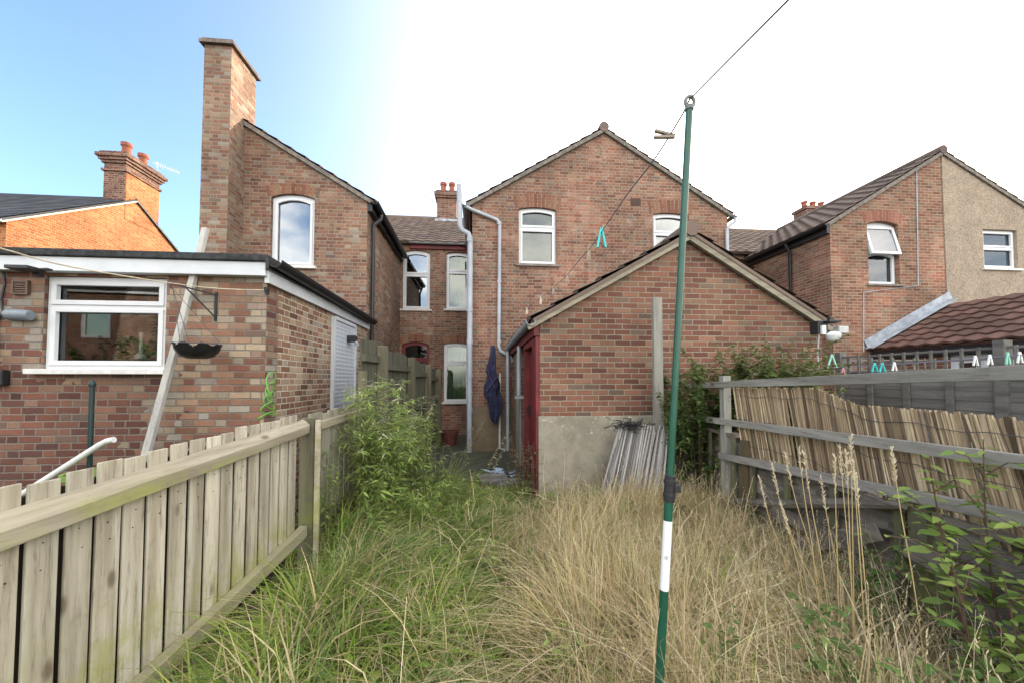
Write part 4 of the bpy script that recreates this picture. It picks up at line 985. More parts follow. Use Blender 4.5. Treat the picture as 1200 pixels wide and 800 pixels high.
# hanging dungarees
gd = thing('hanging_garment', 'dark navy apron-like garment hanging against the centre house wall', 'garment', ph(577, 500, YC-.2), 'H')
prof = [(404, 575, 579.5), (410, 574.5, 580.5), (420, 573, 580.5), (428, 571.5, 581), (434, 569, 581.5), (438, 572, 582), (446, 571, 586), (451, 567.5, 587), (458, 568, 585), (463, 566.5, 586), (469, 571, 588), (476, 572.5, 587), (484, 574, 586), (490, 575.5, 584), (494, 578, 583), (497, 580, 582)]
gv = MB(); n = 24; rings = []
for (y_, xl, xr) in prof:
    A_, B_ = ph(xl, y_, YC-.2), ph(xr, y_, YC-.2); cx, w_ = (A_.x+B_.x)/2, (B_.x-A_.x)/2; r_ = []
    for k in range(n):
        a = 2*math.pi*k/n; f = 1+.2*math.sin(3*a+y_*.11)+.16*math.sin(7*a+y_*.06); r_.append(Vector((cx+w_*math.cos(a)*f, YC-.2+.07*math.sin(a)*f*(.5+.8*w_/.15), A_.z+.015*math.sin(2*a+y_))))
    rings.append(r_)
for r_ in rings: gv.v += r_
for j in range(len(rings)-1):
    for k in range(n): a, b = j*n+k, j*n+(k+1) % n; gv.f.append((a, b, b+n, a+n))
gv.f.append(tuple(range(n))); gv.f.append(tuple((len(rings)-1)*n+k for k in range(n)))
cl_ = gv.build('cloth', M['navy'], gd, smooth=True); sd = cl_.modifiers.new('subdivision', 'SUBSURF'); sd.levels = 1; sd.render_levels = 2
st = MB(); A_ = ph(571, 432, YC-.29); B_ = ph(586, 470, YC-.3); st.bar(A_, ph(580, 455, YC-.31), .06, .02).bar(ph(570, 458, YC-.31), ph(583, 440, YC-.3), .05, .02).build('strap', plain('purple_cloth', (.05, .035, .11), .9, var=.3), gd)
MB().tube([hook+Vector((0, .05, 0)), hook, ph(575, 402, YC-.19), ph(577, 407, YC-.2)], .006, 6).build('hanger_cord', M['line'], gd)

# ================================================================== LEFT NEIGHBOUR'S BITS
pk = thing('timber_plank', 'long silvery timber leaning against the flat-roofed extension', 'plank', pd(172, 540, 3.15))
a, b = pd(168, 540, 3.2), pd(241, 268, 3.7); mid = a.lerp(b, .55)+Vector((.015, 0, 0))
MB().bar(a-(b-a)*.45, mid, .058, .04, (0, 1, 0)).bar(mid-Vector((.0, 0, .0)), b, .056, .042, (0, 1, 0)).build('beam', M['plank'], pk, bevel=.004)
a = pd(104, 590, 3.0); b = pd(108, 450, 3.0)
w = MB().tube([a-Vector((0, 0, .5)), b], .017, 10).lathe(b, [(.02, -.02), (.024, .0), (.02, .02), (.008, .035)], 10).build('metal_post', M['dkgreen'], None, smooth=True); w['label'] = 'thin dark green metal post standing behind the near fence'; w['category'] = 'post'
a, b = pd(55, 560, 2.9), pd(118, 520, 2.9); w = MB().tube([a-(b-a)*.6, a, b, b+Vector((.05, 0, .025)), b+Vector((.1, 0, .035))], .022, 10).build('plastic_pipe', M['whitep'], None, smooth=True); w['label'] = 'pale plastic pipe lying slanted behind the near fence'; w['category'] = 'pipe'
q = pd(122, 541, 2.9); w = MB().lathe((q.x, q.y, q.z-.515), [(.16, 0), (.2, .4), (.225, .42), (.225, .45), (.205, .45), (.16, .03)], 24).build('garden_tub', M['lime'], None, smooth=True); w['label'] = 'lime green tub whose rim shows above the near fence'; w['category'] = 'tub'
# wall bracket and hanging basket
br = thing('wall_bracket', 'black scrolled iron bracket on the extension wall', 'bracket', ph(252, 375, YE-.02), 'H')
A = ph(253, 346, YE-.01); B = ph(253, 374, YE-.01); T = Vector((A.x-.16, YE-.3, A.z+.03)); K = MB()
K.box((A.x-.012, YE-.012, B.z-.02), (A.x+.012, YE-.001, A.z+.03)); K.bar(A, T, .012, .012).bar(B+Vector((0, 0, .01)), A.lerp(T, .75), .01, .01)
K.tube([T+Vector((.02*math.cos(a)-.01, 0, .02*math.sin(a)-.02)) for a in [k*math.pi/6 for k in range(10)]], .005, 6).build('bracket_arm', M['black'], br)
hb = thing('hanging_basket', 'black-lined empty hanging basket on the iron bracket', 'hanging basket', ph(231, 420, YE-.32), 'H')
c = ph(231, 420, YE-.32); hr = .165
K = MB(); n = 22; i0 = 0
profb = [(.07, 0), (.12, .02), (.155, .07), (.17, .12), (.15, .115), (.11, .05)]
for r_, z_ in profb:
    for m in range(n):
        a = 2*math.pi*m/n; K.v.append(c+Vector((r_*math.cos(a)*(1+.06*math.sin(5*a)), r_*math.sin(a), z_+(.02*math.sin(7*a)+.012*math.sin(13*a) if z_ > .1 else 0))))
for j in range(len(profb)-1):
    for m in range(n): a, b = j*n+m, j*n+(m+1) % n; K.f.append((a, b, b+n, a+n))
K.f.append(tuple(range(n))); K.f.append(tuple(n*5+k for k in range(n))); K.build('liner', plain('black_plastic_liner', (.012, .012, .013), .3, bump=.004), hb, smooth=True)
rm = MB(); rm.tube([c+Vector((.175*math.cos(a), .175*math.sin(a), .125)) for a in [k*math.pi/12 for k in range(25)]], .004, 6); rm.build('rim', M['wire'], hb)
tp = Vector((T.x-.01, YE-.3, T.z-.04)); kk = MB()
for a in (.4, 2.5, 4.6): kk.tube([c+Vector((.17*math.cos(a), .17*math.sin(a), .125)), tp], .0025, 5)
kk.build('chain', M['wire'], hb)
lb = thing('bulkhead_light', 'grey cylindrical light fitting left of the kitchen window', 'wall light', ph(24, 370, YE-.05), 'H')
A, B = ph(8, 368, YE-.07), ph(36, 370, YE-.07); MB().tube([A, A.lerp(B, .08), A.lerp(B, .92), B], [.04, .05, .05, .04], 16).build('lamp_body', plain('blue_grey_plastic', (.17, .2, .23), .4), lb, smooth=True)
MB().box((A.x-.05, YE-.06, A.z-.04), (A.x, YE-.001, A.z+.04)).build('mount', M['black'], lb)
fl = thing('floodlight', 'small black floodlight under the white fascia', 'floodlight', ph(30, 316, YE-.15), 'H')
A = ph(32, 316, YE-.2); MB().box((A.x-.1, YE-.28, A.z-.012), (A.x+.08, YE-.13, A.z+.02)).build('lamp_head', M['black'], fl, bevel=.005)
MB().box((A.x-.02, YE-.14, A.z-.04), (A.x+.02, YE-.092, A.z+.0)).build('mount', M['black'], fl)
MB().bar(A+Vector((.08, .02, .005)), A+Vector((.16, .02, .012)), .05, .012).build('sensor', M['black'], fl)
jb = thing('outdoor_socket', 'black weatherproof socket at the left edge of the extension wall', 'socket', ph(4, 450, YE-.03), 'H')
A, B = ph(-6, 451, YE-.001), ph(13, 433, YE-.001); MB().box((A.x, YE-.07, A.z), (B.x, YE-.001, B.z)).build('socket_box', M['black'], jb, bevel=.01); MB().box((A.x+.02, YE-.085, A.z+.03), (B.x-.02, YE-.071, B.z-.02)).build('cover', M['black'], jb, bevel=.006)
K = MB().tube([ph(4, 318, YE-.012), ph(5, 335, YE-.012), ph(1, 352, YE-.012), ph(3, 366, YE-.02), ph(-3, 380, YE-.02), ph(-3, 432, YE-.02)], .009, 6).build('power_cable', M['black'], None, frame='H'); K['label'] = 'black power cable running down the extension wall at the left edge'; K['category'] = 'cable'
A = ph(312, 340, YE-.03); p0 = h2w(A); p1 = pd(240, 337, 3.3); p2 = pd(100, 316, 2.2); p3 = pd(0, 291, 1.6); p4 = pd(-60, 274, 1.35)
K = MB().tube(smooth([p4, p3, p2, p1, p0], 6), .004, 6).build('washing_line', M['cream'], None); K['label'] = 'cream cord washing line tied to the extension corner'; K['category'] = 'washing line'
K = MB().box(A+Vector((-.015, 0, -.04)), A+Vector((.015, .03, .03))).tube([A+Vector((0, -.0, 0)), A+Vector((0, -.03, -.01)), A+Vector((0, -.035, .02))], .005, 6).build('line_hook', M['black'], None, frame='H'); K['label'] = 'black hook holding the cream cord at the extension corner'; K['category'] = 'hook'
# hose on the extension side wall
c = phx(314, 468, EX+.05); pth = []
for i in range(80):
    t = i/79; a = t*2*math.pi*4.6; pth.append(c+Vector((.02+.02*math.sin(i*.7), (.06+.1*t*t)*math.cos(a)+.02*math.sin(i*.31), .17-.34*t+(.12-.1*t)*math.sin(a))))
K = MB().tube(pth, .0065, 7).build('garden_hose', M['hose'], None, frame='H', smooth=True); K['label'] = 'lime green garden hose looped on the extension side wall'; K['category'] = 'hose'
K = thing('security_light', 'small grey sensor light by the white side door of the extension', 'wall light', phx(414, 396, EX+.1), 'H')
c = phx(413, 397, EX+.1); MB().box(c+Vector((-.08, -.05, -.05)), c+Vector((.06, .05, .05))).build('lamp_head', M['black'], K, bevel=.008); MB().tube([c+Vector((.05, 0, -.06)), c+Vector((.1, -.08, -.1))], .03, 10).build('sensor', M['greyp'], K)
# things on the kitchen window sill (inside)
def inside(px, py, dy=.3): return ph(px, py, YE+dy)
K = MB(); q = inside(98, 409); K.box(q+Vector((-.05, 0, -.06)), q+Vector((.05, .03, .06))).build('greeting_card', M['magenta'], None, frame='H', bevel=.004)['label'] = 'magenta card behind the kitchen window glass'; bpy.data.objects['greeting_card']['category'] = 'card'
q = inside(165, 409); K = MB().lathe((q.x, q.y, q.z-.1), [(.05, 0), (.05, .04), (.018, .07), (.014, .22), (.02, .24), (.02, .27)], 14).build('white_bottle', M['white'], None, frame='H', smooth=True); K['label'] = 'white bottle behind the kitchen window glass'; K['category'] = 'bottle'
q = inside(116, 420); K = MB().box(q+Vector((-.07, 0, -.05)), q+Vector((.07, .1, .04))).box(q+Vector((-.072, -.002, -.01)), q+Vector((.072, .102, .012))).build('food_carton', M['white'], None, frame='H', bevel=.004); K['label'] = 'white carton behind the kitchen window glass'; K['category'] = 'carton'
K = MB().box((we[0]-.1, YE+.24, we[2]-.26), (we[1]+.1, YE+.75, we[2]-.08)).build('worktop', M['sill'], ex)

# ---- objects by the outhouse
def reed_bundle(pT0, pT1, pB0, pB1, dT, dB, n, label, mat):
    t = thing('reed_roll', label, 'reed screen', pd((pB0[0]+pB1[0])/2, pB0[1], dB), group='old reed screens by the outhouse'); s = MB()
    for k in range(n):
        f = k/(n-1); dd = random.uniform(-.05, .03)
        a = pd(pT0[0]+(pT1[0]-pT0[0])*f, pT0[1]+(pT1[1]-pT0[1])*f+random.uniform(-4, 5), dT+dd*.5); b = pd(pB0[0]+(pB1[0]-pB0[0])*f, pB0[1]+(pB1[1]-pB0[1])*f, dB+dd)
        b = b-(a-b)*((b.z+.02)/(a.z-b.z)); s.tube([a, (a+b)/2+Vector((random.gauss(0, .006), random.gauss(0, .006), 0)), b], random.uniform(.006, .0105), 5)
    s.build('reed_panel', mat, t)
    return t
reed_bundle((726, 497), (752, 500), (703, 580), (738, 585), 4.33, 4.12, 52, 'largest old grey reed roll leaning against the rendered base', M['oldreed'])
reed_bundle((752, 500), (768, 502), (736, 585), (752, 588), 4.33, 4.16, 34, 'middle old grey reed roll beside the upright timber', M['oldreed'])
reed_bundle((771, 502), (783, 501), (757, 585), (775, 590), 4.3, 4.12, 22, 'narrow reed roll at the right of the old grey ones', M['oldreed'])
q = pd(770, 349, 4.36); w = MB().box((q.x-.055, 4.33, 0), (q.x+.05, 4.4, q.z)).build('timber_post', M['greyz'], None, bevel=.005); w['label'] = 'rough grey timber post upright against the outhouse wall'; w['category'] = 'post'
# tangle of netting
K = MB(); c = pd(738, 499, 4.26)
for i in range(60):
    a = c+Vector((random.uniform(-.12, .12), random.uniform(-.06, .06), random.uniform(-.02, .04))); pth = [a]
    for _ in range(4): pth.append(pth[-1]+Vector((random.gauss(0, .045), random.gauss(0, .03), random.gauss(0, .02))))
    K.tube(pth, .004, 4)
K = K.build('garden_netting', M['black'], None); K['label'] = 'tangled black netting on top of the old reed rolls'; K['category'] = 'netting'
# cameras / lamps at the outhouse corner
c = pd(970, 385, 4.3); K = thing('security_light', 'black floodlight with white sensor dome at the outhouse right corner', 'wall light', c)
MB().box(c+Vector((-.13, -.02, -.06)), c+Vector((-.01, .1, .09))).build('mount', M['black'], K, bevel=.006)
MB().box(c+Vector((-.06, -.1, .06)), c+Vector((.08, .02, .085))).box(c+Vector((-.01, -.05, .085)), c+Vector((.04, 0, .12))).build('lamp_head', M['black'], K, bevel=.006)
MB().lathe(c+Vector((.02, -.05, -.16)), [(.02, 0), (.06, .03), (.075, .08), (.05, .11), (.02, .12)], 14).build('sensor_dome', M['white'], K, smooth=True)
MB().box(c+Vector((.08, -.06, -.06)), c+Vector((.19, .02, .02))).build('lamp_head', plain('light_grey_plastic', (.4, .41, .42), .4), K, bevel=.008)
MB().box(c+Vector((-.1, -.05, -.07)), c+Vector((-.06, -.02, .03))).build('lens', M['white'], K)
MB().tube([c+Vector((-.1, .0, -.06)), c+Vector((-.1, .03, -.3)), c+Vector((-.08, .04, -.45))], .008, 6).build('cable', M['greyp'], K)
# next garden's line with pegs
A, B, D_ = pd(950, 432, 4.25), pd(1090, 424, 3.9), pd(1215, 414, 3.6)
K = MB().tube(smooth([A, A.lerp(B, .5)-Vector((0, 0, .004)), B, D_], 5), .004, 6).build('washing_line', M['line'], None); K['label'] = 'pale washing line strung in front of the trellis'; K['category'] = 'washing line'
gp = 'pegs on the trellis washing line'
for px, py, d_, m, lab, s_, o_ in ((975, 421, 4.2, M['mint'], 'mint green peg left of the trellis fence', .19, .32), (988, 434, 4.15, M['pink'], 'small pink peg below the mint green one', .1, .2),
    (1025, 429, 4.06, M['teal'], 'left arm-up teal peg of the pair in front of the trellis', .12, .3), (1034, 429, 4.04, M['teal'], 'right teal peg of the pair in front of the trellis', .12, .3), (1048, 428, 4.0, M['white'], 'white peg just right of the teal pair', .11, .22),
    (1143, 421, 3.76, M['white'], 'white peg before the white window, left of four', .12, .2), (1160, 420, 3.72, M['white'], 'white peg second of four before the white window', .12, .2), (1181, 418, 3.68, M['mint'], 'pale mint peg third of four at the right edge', .14, .14), (1195, 417, 3.65, M['white'], 'white peg last of four at the right edge', .13, .2)):
    peg(pd(px, py, d_), m, lab, size=s_*.86, opened=o_, group=gp)
# odds on the ground by the back door
q = pd(588, 545, 5.9)
K = MB()
for i in range(26):
    a = Vector((q.x+random.uniform(-.18, .18), q.y+random.uniform(-.2, .2), .03)); b = a+Vector((random.gauss(0, .09), random.gauss(0, .09), random.uniform(.01, .07))); c2 = a+Vector((random.gauss(0, .08), random.gauss(0, .08), random.uniform(.0, .05)))
    K.face([a, b, c2])
K = K.build('plastic_sheet', M['blueplastic'], None, fix=False); K['label'] = 'crumpled pale plastic sheet on the dark patio'; K['category'] = 'plastic sheet'
q = pd(527, 500, 8.6); K = MB().lathe((q.x, q.y, 0.02), [(.14, 0), (.19, .28), (.2, .28), (.2, .34), (.17, .34), (.14, .2)], 18).build('plant_pot', M['terracotta'], None, smooth=True); K['label'] = 'terracotta pot on the patio below the lower window'; K['category'] = 'plant pot'
for i, (px, py, d_, lab) in enumerate(((578, 561, 5.6, 'pale paving slab set in the weeds before the patio'), (600, 566, 5.4, 'paving slab tilted beside the pale one'))):
    q = pd(px, py, d_); Mx = Matrix.Translation((q.x, d_, .04)) @ Euler((.06*(-1)**i, .05, .3+.5*i)).to_matrix().to_4x4()
    K = MB().box((-.22, -.2, -.025), (.22, .2, .025), Mx).build('paving_slab', M['slab'], None, bevel=.008); K['label'] = lab; K['category'] = 'slab'; K['group'] = 'loose paving slabs'

# ================================================================== VEGETATION
def hxy(x, y): return .035*np.sin(1.7*x+.6)*np.cos(1.3*y)+.02*np.sin(4.1*x+2.2*y)-.03
def noise2(x, y, s=1.0, k=0):
    return (np.sin(1.9*s*x+1.3+k)*np.cos(2.3*s*y+.7*k)+np.sin(3.7*s*x-2.1*s*y+k)+np.cos(5.3*s*y+1.1*s*x+2*k))/3
def dryness(x, y):
    edge = .06+.22*noise2(x, y, .9, 1)+np.clip((y-3.2)*.1, 0, 1)
    d = 1/(1+np.exp(-(x-edge)/.13)); d = d*(1/(1+np.exp((y-4.35)/.12)))
    patch = np.exp(-((x+.55)**2/.12+(y-1.9)**2/.5))*.3   # straw fallen in the green
    return np.clip(d+patch, 0, 1)
GREEN = [(.11, .2, .02), (.17, .3, .03), (.25, .38, .05), (.36, .44, .08), (.48, .44, .16)]
COOL = [(.1, .19, .06), (.14, .26, .08), (.22, .32, .12)]
DRY = [(.56, .43, .23), (.66, .54, .33), (.78, .68, .47), (.44, .31, .16), (.5, .42, .26), (.36, .36, .15)]
parts_g, parts_d = [], []
# tufts: blades fan out from clump centres, over a thin matted layer
def tufted(n, nt, xr, yr, dens, rad):
    cx = rng.uniform(*xr, nt*4); cy = yr[0]+(yr[1]-yr[0])*rng.random(nt*4)**1.15; k = rng.random(nt*4) < dens(cx, cy); cx, cy = cx[k][:nt], cy[k][:nt]; m = len(cx)
    i = rng.integers(0, m, n); rr = rad*rng.random(n)**.7*(.6+.8*rng.random(m)[i]); an = rng.uniform(0, 2*np.pi, n)
    x, y = cx[i]+rr*np.cos(an), cy[i]+rr*np.sin(an)
    lean = noise2(cx, cy, .8, 5)*4+rng.normal(0, .9, m); ls = rng.uniform(.3, 1.3, m)
    az = np.arctan2(np.sin(an)*rr/rad+np.sin(lean[i])*ls[i], np.cos(an)*rr/rad+np.cos(lean[i])*ls[i])+rng.normal(0, .6, n)
    hs = rng.uniform(.42, 1.4, m)[i]; tone = rng.normal(0, 1, m)[i]
    return x, y, az, hs, tone, ls[i]
def trod(x, y): return np.exp(-((x-.02-.06*np.sin(y*2))**2/.07))*(y < 4.4)
def ok(x, y): return (x > -1.575) & (x < 2.07) & ~((x > .4) & (y > 4.36)) & (y > .5) & ~((x < -1.36) & (y < 2.93) & (y > 2.8))
n = 34000
x, y, az, hs, tone, ls = tufted(n, 520, (-1.58, 1.2), (.55, 5.1), lambda x, y: 1-dryness(x, y)*.93, .16)
k = ok(x, y); x, y, az, hs, tone, ls = (a[k] for a in (x, y, az, hs, tone, ls)); n = len(x)
near = np.clip((x+1.57)/.45, .25, 1); near = np.where(y < 2.95, near, 1)
hh = (.30+.14*rng.random(n))*hs*(1-.62*trod(x, y))*near*np.where((y > 4.3) & (x > -.75), .45, 1)*np.where(x > -.75, .75, 1)
hh = np.clip(hh, .05, .6); bend = np.clip(rng.normal(.75, .3, n)+.25*ls, .1, 1.5)
cg = pal(n, GREEN, .2); c2 = pal(n, COOL, .15); f = np.clip(.35+.4*tone, 0, .85)[:, None]; cg = cg*(1-f)+c2*f
st_ = rng.random(n) < .16+.25*trod(x, y)+.2*(tone > 1); cg[st_] = pal(st_.sum(), DRY, .15)
parts_g.append(blades(np.stack([x, y, hxy(x, y)], 1), hh*1.25, rng.uniform(.004, .014, n), az, bend, cg, 5, .1))
n = 26000; x = rng.uniform(-1.58, 1.0, n); y = .55+4.9*rng.random(n)**1.2; k = (rng.random(n) > dryness(x, y)*.9) & ok(x, y); x, y = x[k], y[k]; n = len(x)
cg = pal(n, GREEN+COOL, .22)*.9; st_ = rng.random(n) < .25; cg[st_] = pal(st_.sum(), DRY, .2)*.8
parts_g.append(blades(np.stack([x, y, hxy(x, y)], 1), rng.uniform(.05, .15, n), rng.uniform(.003, .008, n), rng.uniform(0, 6.28, n), np.clip(rng.normal(1.0, .35, n), .2, 1.6), cg, 3, .15))
m = 2600; lx = rng.uniform(-1.5, .7, m); ly = .7+4.2*rng.random(m); k = (rng.random(m) > dryness(lx, ly)*.8) & (noise2(lx, ly, 1.6, 4) > -.1) & ok(lx, ly); lx, ly = lx[k], ly[k]; m = len(lx)
la = rng.uniform(0, 6.28, m)
parts_g.append(leaves(np.stack([lx, ly, hxy(lx, ly)+rng.uniform(.04, .26, m)*(1-.5*trod(lx, ly))], 1), np.stack([np.cos(la), np.sin(la), rng.uniform(-.2, .6, m)], 1), rng.normal(0, .35, (m, 3))+np.array([0, 0, 1]), rng.uniform(.03, .1, m), rng.uniform(.015, .045, m), pal(m, [(.12, .22, .03), (.2, .32, .06), (.33, .4, .1)], .2)))
V_, F_, C_ = join(parts_g)
raw_mesh('green_grass', V_, 4, F_, C_, M['grass'], kind='stuff', label='long green grass along the left fence and path', category='grass', smooth=True)
# dry meadow grass in flopped tufts
n = 33000
x, y, az, hs, tone, ls = tufted(n, 230, (-.3, 2.06), (.5, 4.34), dryness, .145)
k = ok(x, y); x, y, az, hs, tone, ls = (a[k] for a in (x, y, az, hs, tone, ls)); n = len(x)
rightlow = np.where(x > 1.25, .8, 1)
hh = np.clip((.36+.16*rng.random(n))*hs*(1-.6*trod(x, y))*rightlow*np.clip(1.1-.08*np.clip(y-2.2, 0, 3), .75, 1.1), .08, .72)
thin = (x > 1.35) & (y < 3.2) & (rng.random(n) < .35)
bend = np.clip(rng.normal(.62, .36, n)+.45*(ls-.5), .03, 1.7)
cd = np.clip(pal(n, DRY, .2)*(1+.17*tone[:, None]), .02, .95); gm = rng.random(n) < .12+.3*(tone < -.9); cd[gm] = pal(gm.sum(), GREEN, .2)*.8
k = ~thin; x, y, az, hh, bend, cd, tone = (a[k] for a in (x, y, az, hh, bend, cd, tone)); n = len(x)
pos = np.stack([x, y, hxy(x, y)], 1)
parts_d.append(blades(pos, hh*1.2, rng.uniform(.0025, .0075, n), az, bend, cd, 5, .15, rng.normal(0, .1, (n, 3))*np.array([1, 1, 0])))
# coarse old stalks standing and leaning every way
m = 1500; sx = rng.uniform(-.5, 2.04, m); sy = .7+3.5*rng.random(m); k = (rng.random(m) < dryness(sx, sy)+.04) & ok(sx, sy); sx, sy = sx[k], sy[k]; m = len(sx)
parts_d.append(blades(np.stack([sx, sy, hxy(sx, sy)], 1), rng.uniform(.35, .85, m)*(1-.5*trod(sx, sy)), rng.uniform(.004, .0085, m), rng.uniform(0, 6.28, m), rng.uniform(.1, 1.3, m), pal(m, [(.7, .56, .32), (.82, .72, .5), (.52, .38, .2)], .15), 5, .35, rng.normal(0, .14, (m, 3))*np.array([1, 1, 0])))
m = 700; sx = rng.uniform(.8, 2.02, m); sy = .75+1.6*rng.random(m); k = ok(sx, sy); sx, sy = sx[k], sy[k]; m = len(sx)
parts_d.append(blades(np.stack([sx, sy, hxy(sx, sy)], 1), rng.uniform(.45, .9, m), rng.uniform(.002, .0045, m), rng.normal(2.6, 1.0, m), rng.uniform(.1, 1.2, m), pal(m, [(.72, .6, .4), (.82, .74, .56), (.5, .4, .24)], .15), 6, .3, rng.normal(0, .12, (m, 3))*np.array([1, 1, 0])))
# thatch: short and lying straws
m = 30000; tx = rng.uniform(-1.3, 2.06, m); ty = .5+3.85*rng.random(m)**1.1; k = (rng.random(m) < np.clip(dryness(tx, ty)+.12, 0, 1)) & ok(tx, ty); tx, ty = tx[k], ty[k]; m = len(tx)
P = np.stack([tx, ty, hxy(tx, ty)+rng.uniform(0, .3, m)*np.clip(1.1-trod(tx, ty), .2, 1)], 1)
parts_d.append(blades(P, rng.uniform(.06, .26, m), rng.uniform(.002, .005, m), rng.uniform(0, 6.28, m), rng.uniform(1.2, 1.9, m), pal(m, DRY, .22), 3, .2))
# seed heads on part of the dry stalks
pr = .25+np.clip(x-.5, 0, 1.2); sel = rng.choice(n, 3000, replace=False, p=pr/pr.sum()); hs_ = np.clip(hh[sel], .25, .6)*rng.uniform(1.1, 1.6, len(sel)); ps = pos[sel]
azs, bs = az[sel], np.clip(bend[sel]*.6, .02, .5)
parts_d.append(blades(ps, hs_, np.full(len(sel), .0018), azs, bs, pal(len(sel), DRY, .12), 5, .6))
top = ps+np.stack([np.cos(azs)*hs_*bs*.85, np.sin(azs)*hs_*bs*.85, hs_*(1-.42*bs)], 1)
m_ = 8; P = np.repeat(top, m_, 0)-np.tile(np.linspace(0, .08, m_)[:, None], (len(sel), 1))*np.repeat(np.stack([np.cos(azs)*bs*1.3, np.sin(azs)*bs*1.3, np.ones(len(sel))], 1), m_, 0)
Dd = rng.normal(0, .3, (len(P), 3))+np.array([0, 0, 1.0])+np.repeat(np.stack([np.cos(azs), np.sin(azs), 0*azs], 1), m_, 0)*.4
V1, F1, C1 = leaves(P, Dd, rng.normal(size=(len(P), 3)), rng.uniform(.012, .022, len(P)), np.full(len(P), .004), pal(len(P), [(.56, .46, .28), (.64, .55, .37)], .12))
parts_d.append((V1, F1, C1))
V_, F_, C_ = join(parts_d)
raw_mesh('dry_grass', V_, 4, F_, C_, M['grass'], kind='stuff', label='tangled straw-coloured dry grass on the right of the garden', category='grass', smooth=True)
# sparse grass in the garden beyond the right fence
n = 9000; x = rng.uniform(2.3, 6.2, n); y = rng.uniform(1.2, 7.2, n)
V_, F_, C_ = blades(np.stack([x, y, np.full(n, -.03)], 1), rng.uniform(.1, .3, n), rng.uniform(.004, .01, n), rng.uniform(0, 6.28, n), rng.uniform(.3, 1.2, n), pal(n, GREEN, .2), 4)
raw_mesh('neighbour_lawn', V_, 4, F_, C_, M['grass'], kind='stuff', label='rough lawn of the garden beyond the right fence', category='grass')
n = 9000; x = rng.uniform(-4.6, -1.75, n); y = rng.uniform(1.2, 3.4, n)
V_, F_, C_ = blades(np.stack([x, y, np.full(n, -.03)], 1), rng.uniform(.06, .2, n), rng.uniform(.004, .009, n), rng.uniform(0, 6.28, n), rng.uniform(.3, 1.2, n), pal(n, GREEN, .2), 4)
raw_mesh('neighbour_lawn', V_, 4, F_, C_, M['grass'], kind='stuff', label='rough lawn between the pale fence and the extension', category='grass')

def weed(name, label, cat, base, ht, nst, spread, lean=(0, 0), ln=.07, wd=.018, lpm=60, cols=GREEN, top=None, branch=0, group=None, droop=.5, r0=.004, stemmat='stem', tipseed=0, curl=.35, start=.1):
    base = Vector(base); t = thing(name, label, cat, base, group=group); st = MB(); P, D, Nr, Ls, Ws, Cs = [], [], [], [], [], []
    for i in range(nst):
        a = random.uniform(0, 2*math.pi); rr = random.random()**.6*spread; p0 = base+Vector((math.cos(a)*rr*.45, math.sin(a)*rr*.45, -.03))
        hh_ = ht*random.uniform(.6, 1.05); tip = p0+Vector((math.cos(a)*rr*.7+lean[0]*hh_+random.gauss(0, .05), math.sin(a)*rr*.7+lean[1]*hh_+random.gauss(0, .05), hh_))
        bulge = Vector((random.gauss(0, .04), random.gauss(0, .04), .06*hh_))
        curve = [p0.lerp(tip, f)+bulge*math.sin(f*math.pi) for f in [k/7 for k in range(8)]]
        lines = [(curve, 1.0)]
        for b in range(branch):
            k = random.randint(2, 6); q = curve[k]; aa = random.uniform(0, 6.28); L_ = ht*random.uniform(.12, .3)
            e = q+Vector((math.cos(aa)*L_*.7, math.sin(aa)*L_*.7, L_*random.uniform(.2, .8))); lines.append(([q, q.lerp(e, .5)+Vector((0, 0, .03)), e], .6))
        for c, sc in lines:
            st.tube(c, [r0*sc*(1-.7*k/(len(c)-1)) for k in range(len(c))], 5)
            Lc = sum((c[k+1]-c[k]).length for k in range(len(c)-1)); m = max(3, int(lpm*Lc))
            for j in range(m):
                f = start*(sc == 1.0)+(1-start*(sc == 1.0))*(j+random.random())/m; k = min(int(f*(len(c)-1)), len(c)-2); q = c[k].lerp(c[k+1], f*(len(c)-1)-k)
                aa = j*2.4+random.uniform(-.5, .5); dd = Vector((math.cos(aa), math.sin(aa), random.uniform(-.1, .7)-droop*.4))
                P.append(q); D.append(dd); Nr.append(Vector((random.gauss(0, .35), random.gauss(0, .35), 1))); g_ = random.uniform(.55, 1.15)*(1.05-.45*f)
                Ls.append(ln*g_); Ws.append(wd*g_)
                if tipseed and f > 1-tipseed: Cs.append(Vector((.42, .42, .3))*random.uniform(.7, 1.2))
                else:
                    cc = pal(1, cols, .18)[0]; Cs.append(cc if top is None else cc*(1-f*.6)+np.array(top)*f*.6)
    st.build('stem', M[stemmat], t)
    V1, F1, C1 = leaves(np.array([p[:] for p in P]), np.array([d[:] for d in D]), np.array([q[:] for q in Nr]), Ls, Ws, np.array([tuple(c) for c in Cs]), curl=curl)
    raw_mesh('foliage', V1, 4, F1, C1, M['leaf'], t, smooth=True)
    return t
WEED = [(.18, .28, .06), (.26, .37, .085), (.36, .44, .14), (.12, .19, .05)]
SAGE = [(.15, .2, .1), (.2, .25, .14), (.28, .31, .2), (.12, .17, .07)]
gw = 'tall weeds along the left fence'
weed('tall_weed', 'tallest pale-topped weed clump against the left fence end', 'weed', (-1.25, 3.7, 0), 1.5, 28, .32, (-.02, 0), ln=.11, wd=.022, lpm=75, cols=WEED, top=(.38, .46, .16), branch=5, group=gw, tipseed=.07)
weed('tall_weed', 'bushy weed clump just behind the tallest one', 'weed', (-1.1, 4.3, 0), 1.3, 20, .26, ln=.1, wd=.02, lpm=70, cols=WEED, top=(.36, .42, .16), branch=4, group=gw, tipseed=.1)
weed('tall_weed', 'low green weed clump in the middle of the path', 'weed', (-.66, 4.05, 0), .5, 14, .35, ln=.09, wd=.018, lpm=70, cols=WEED, branch=3, group=gw)
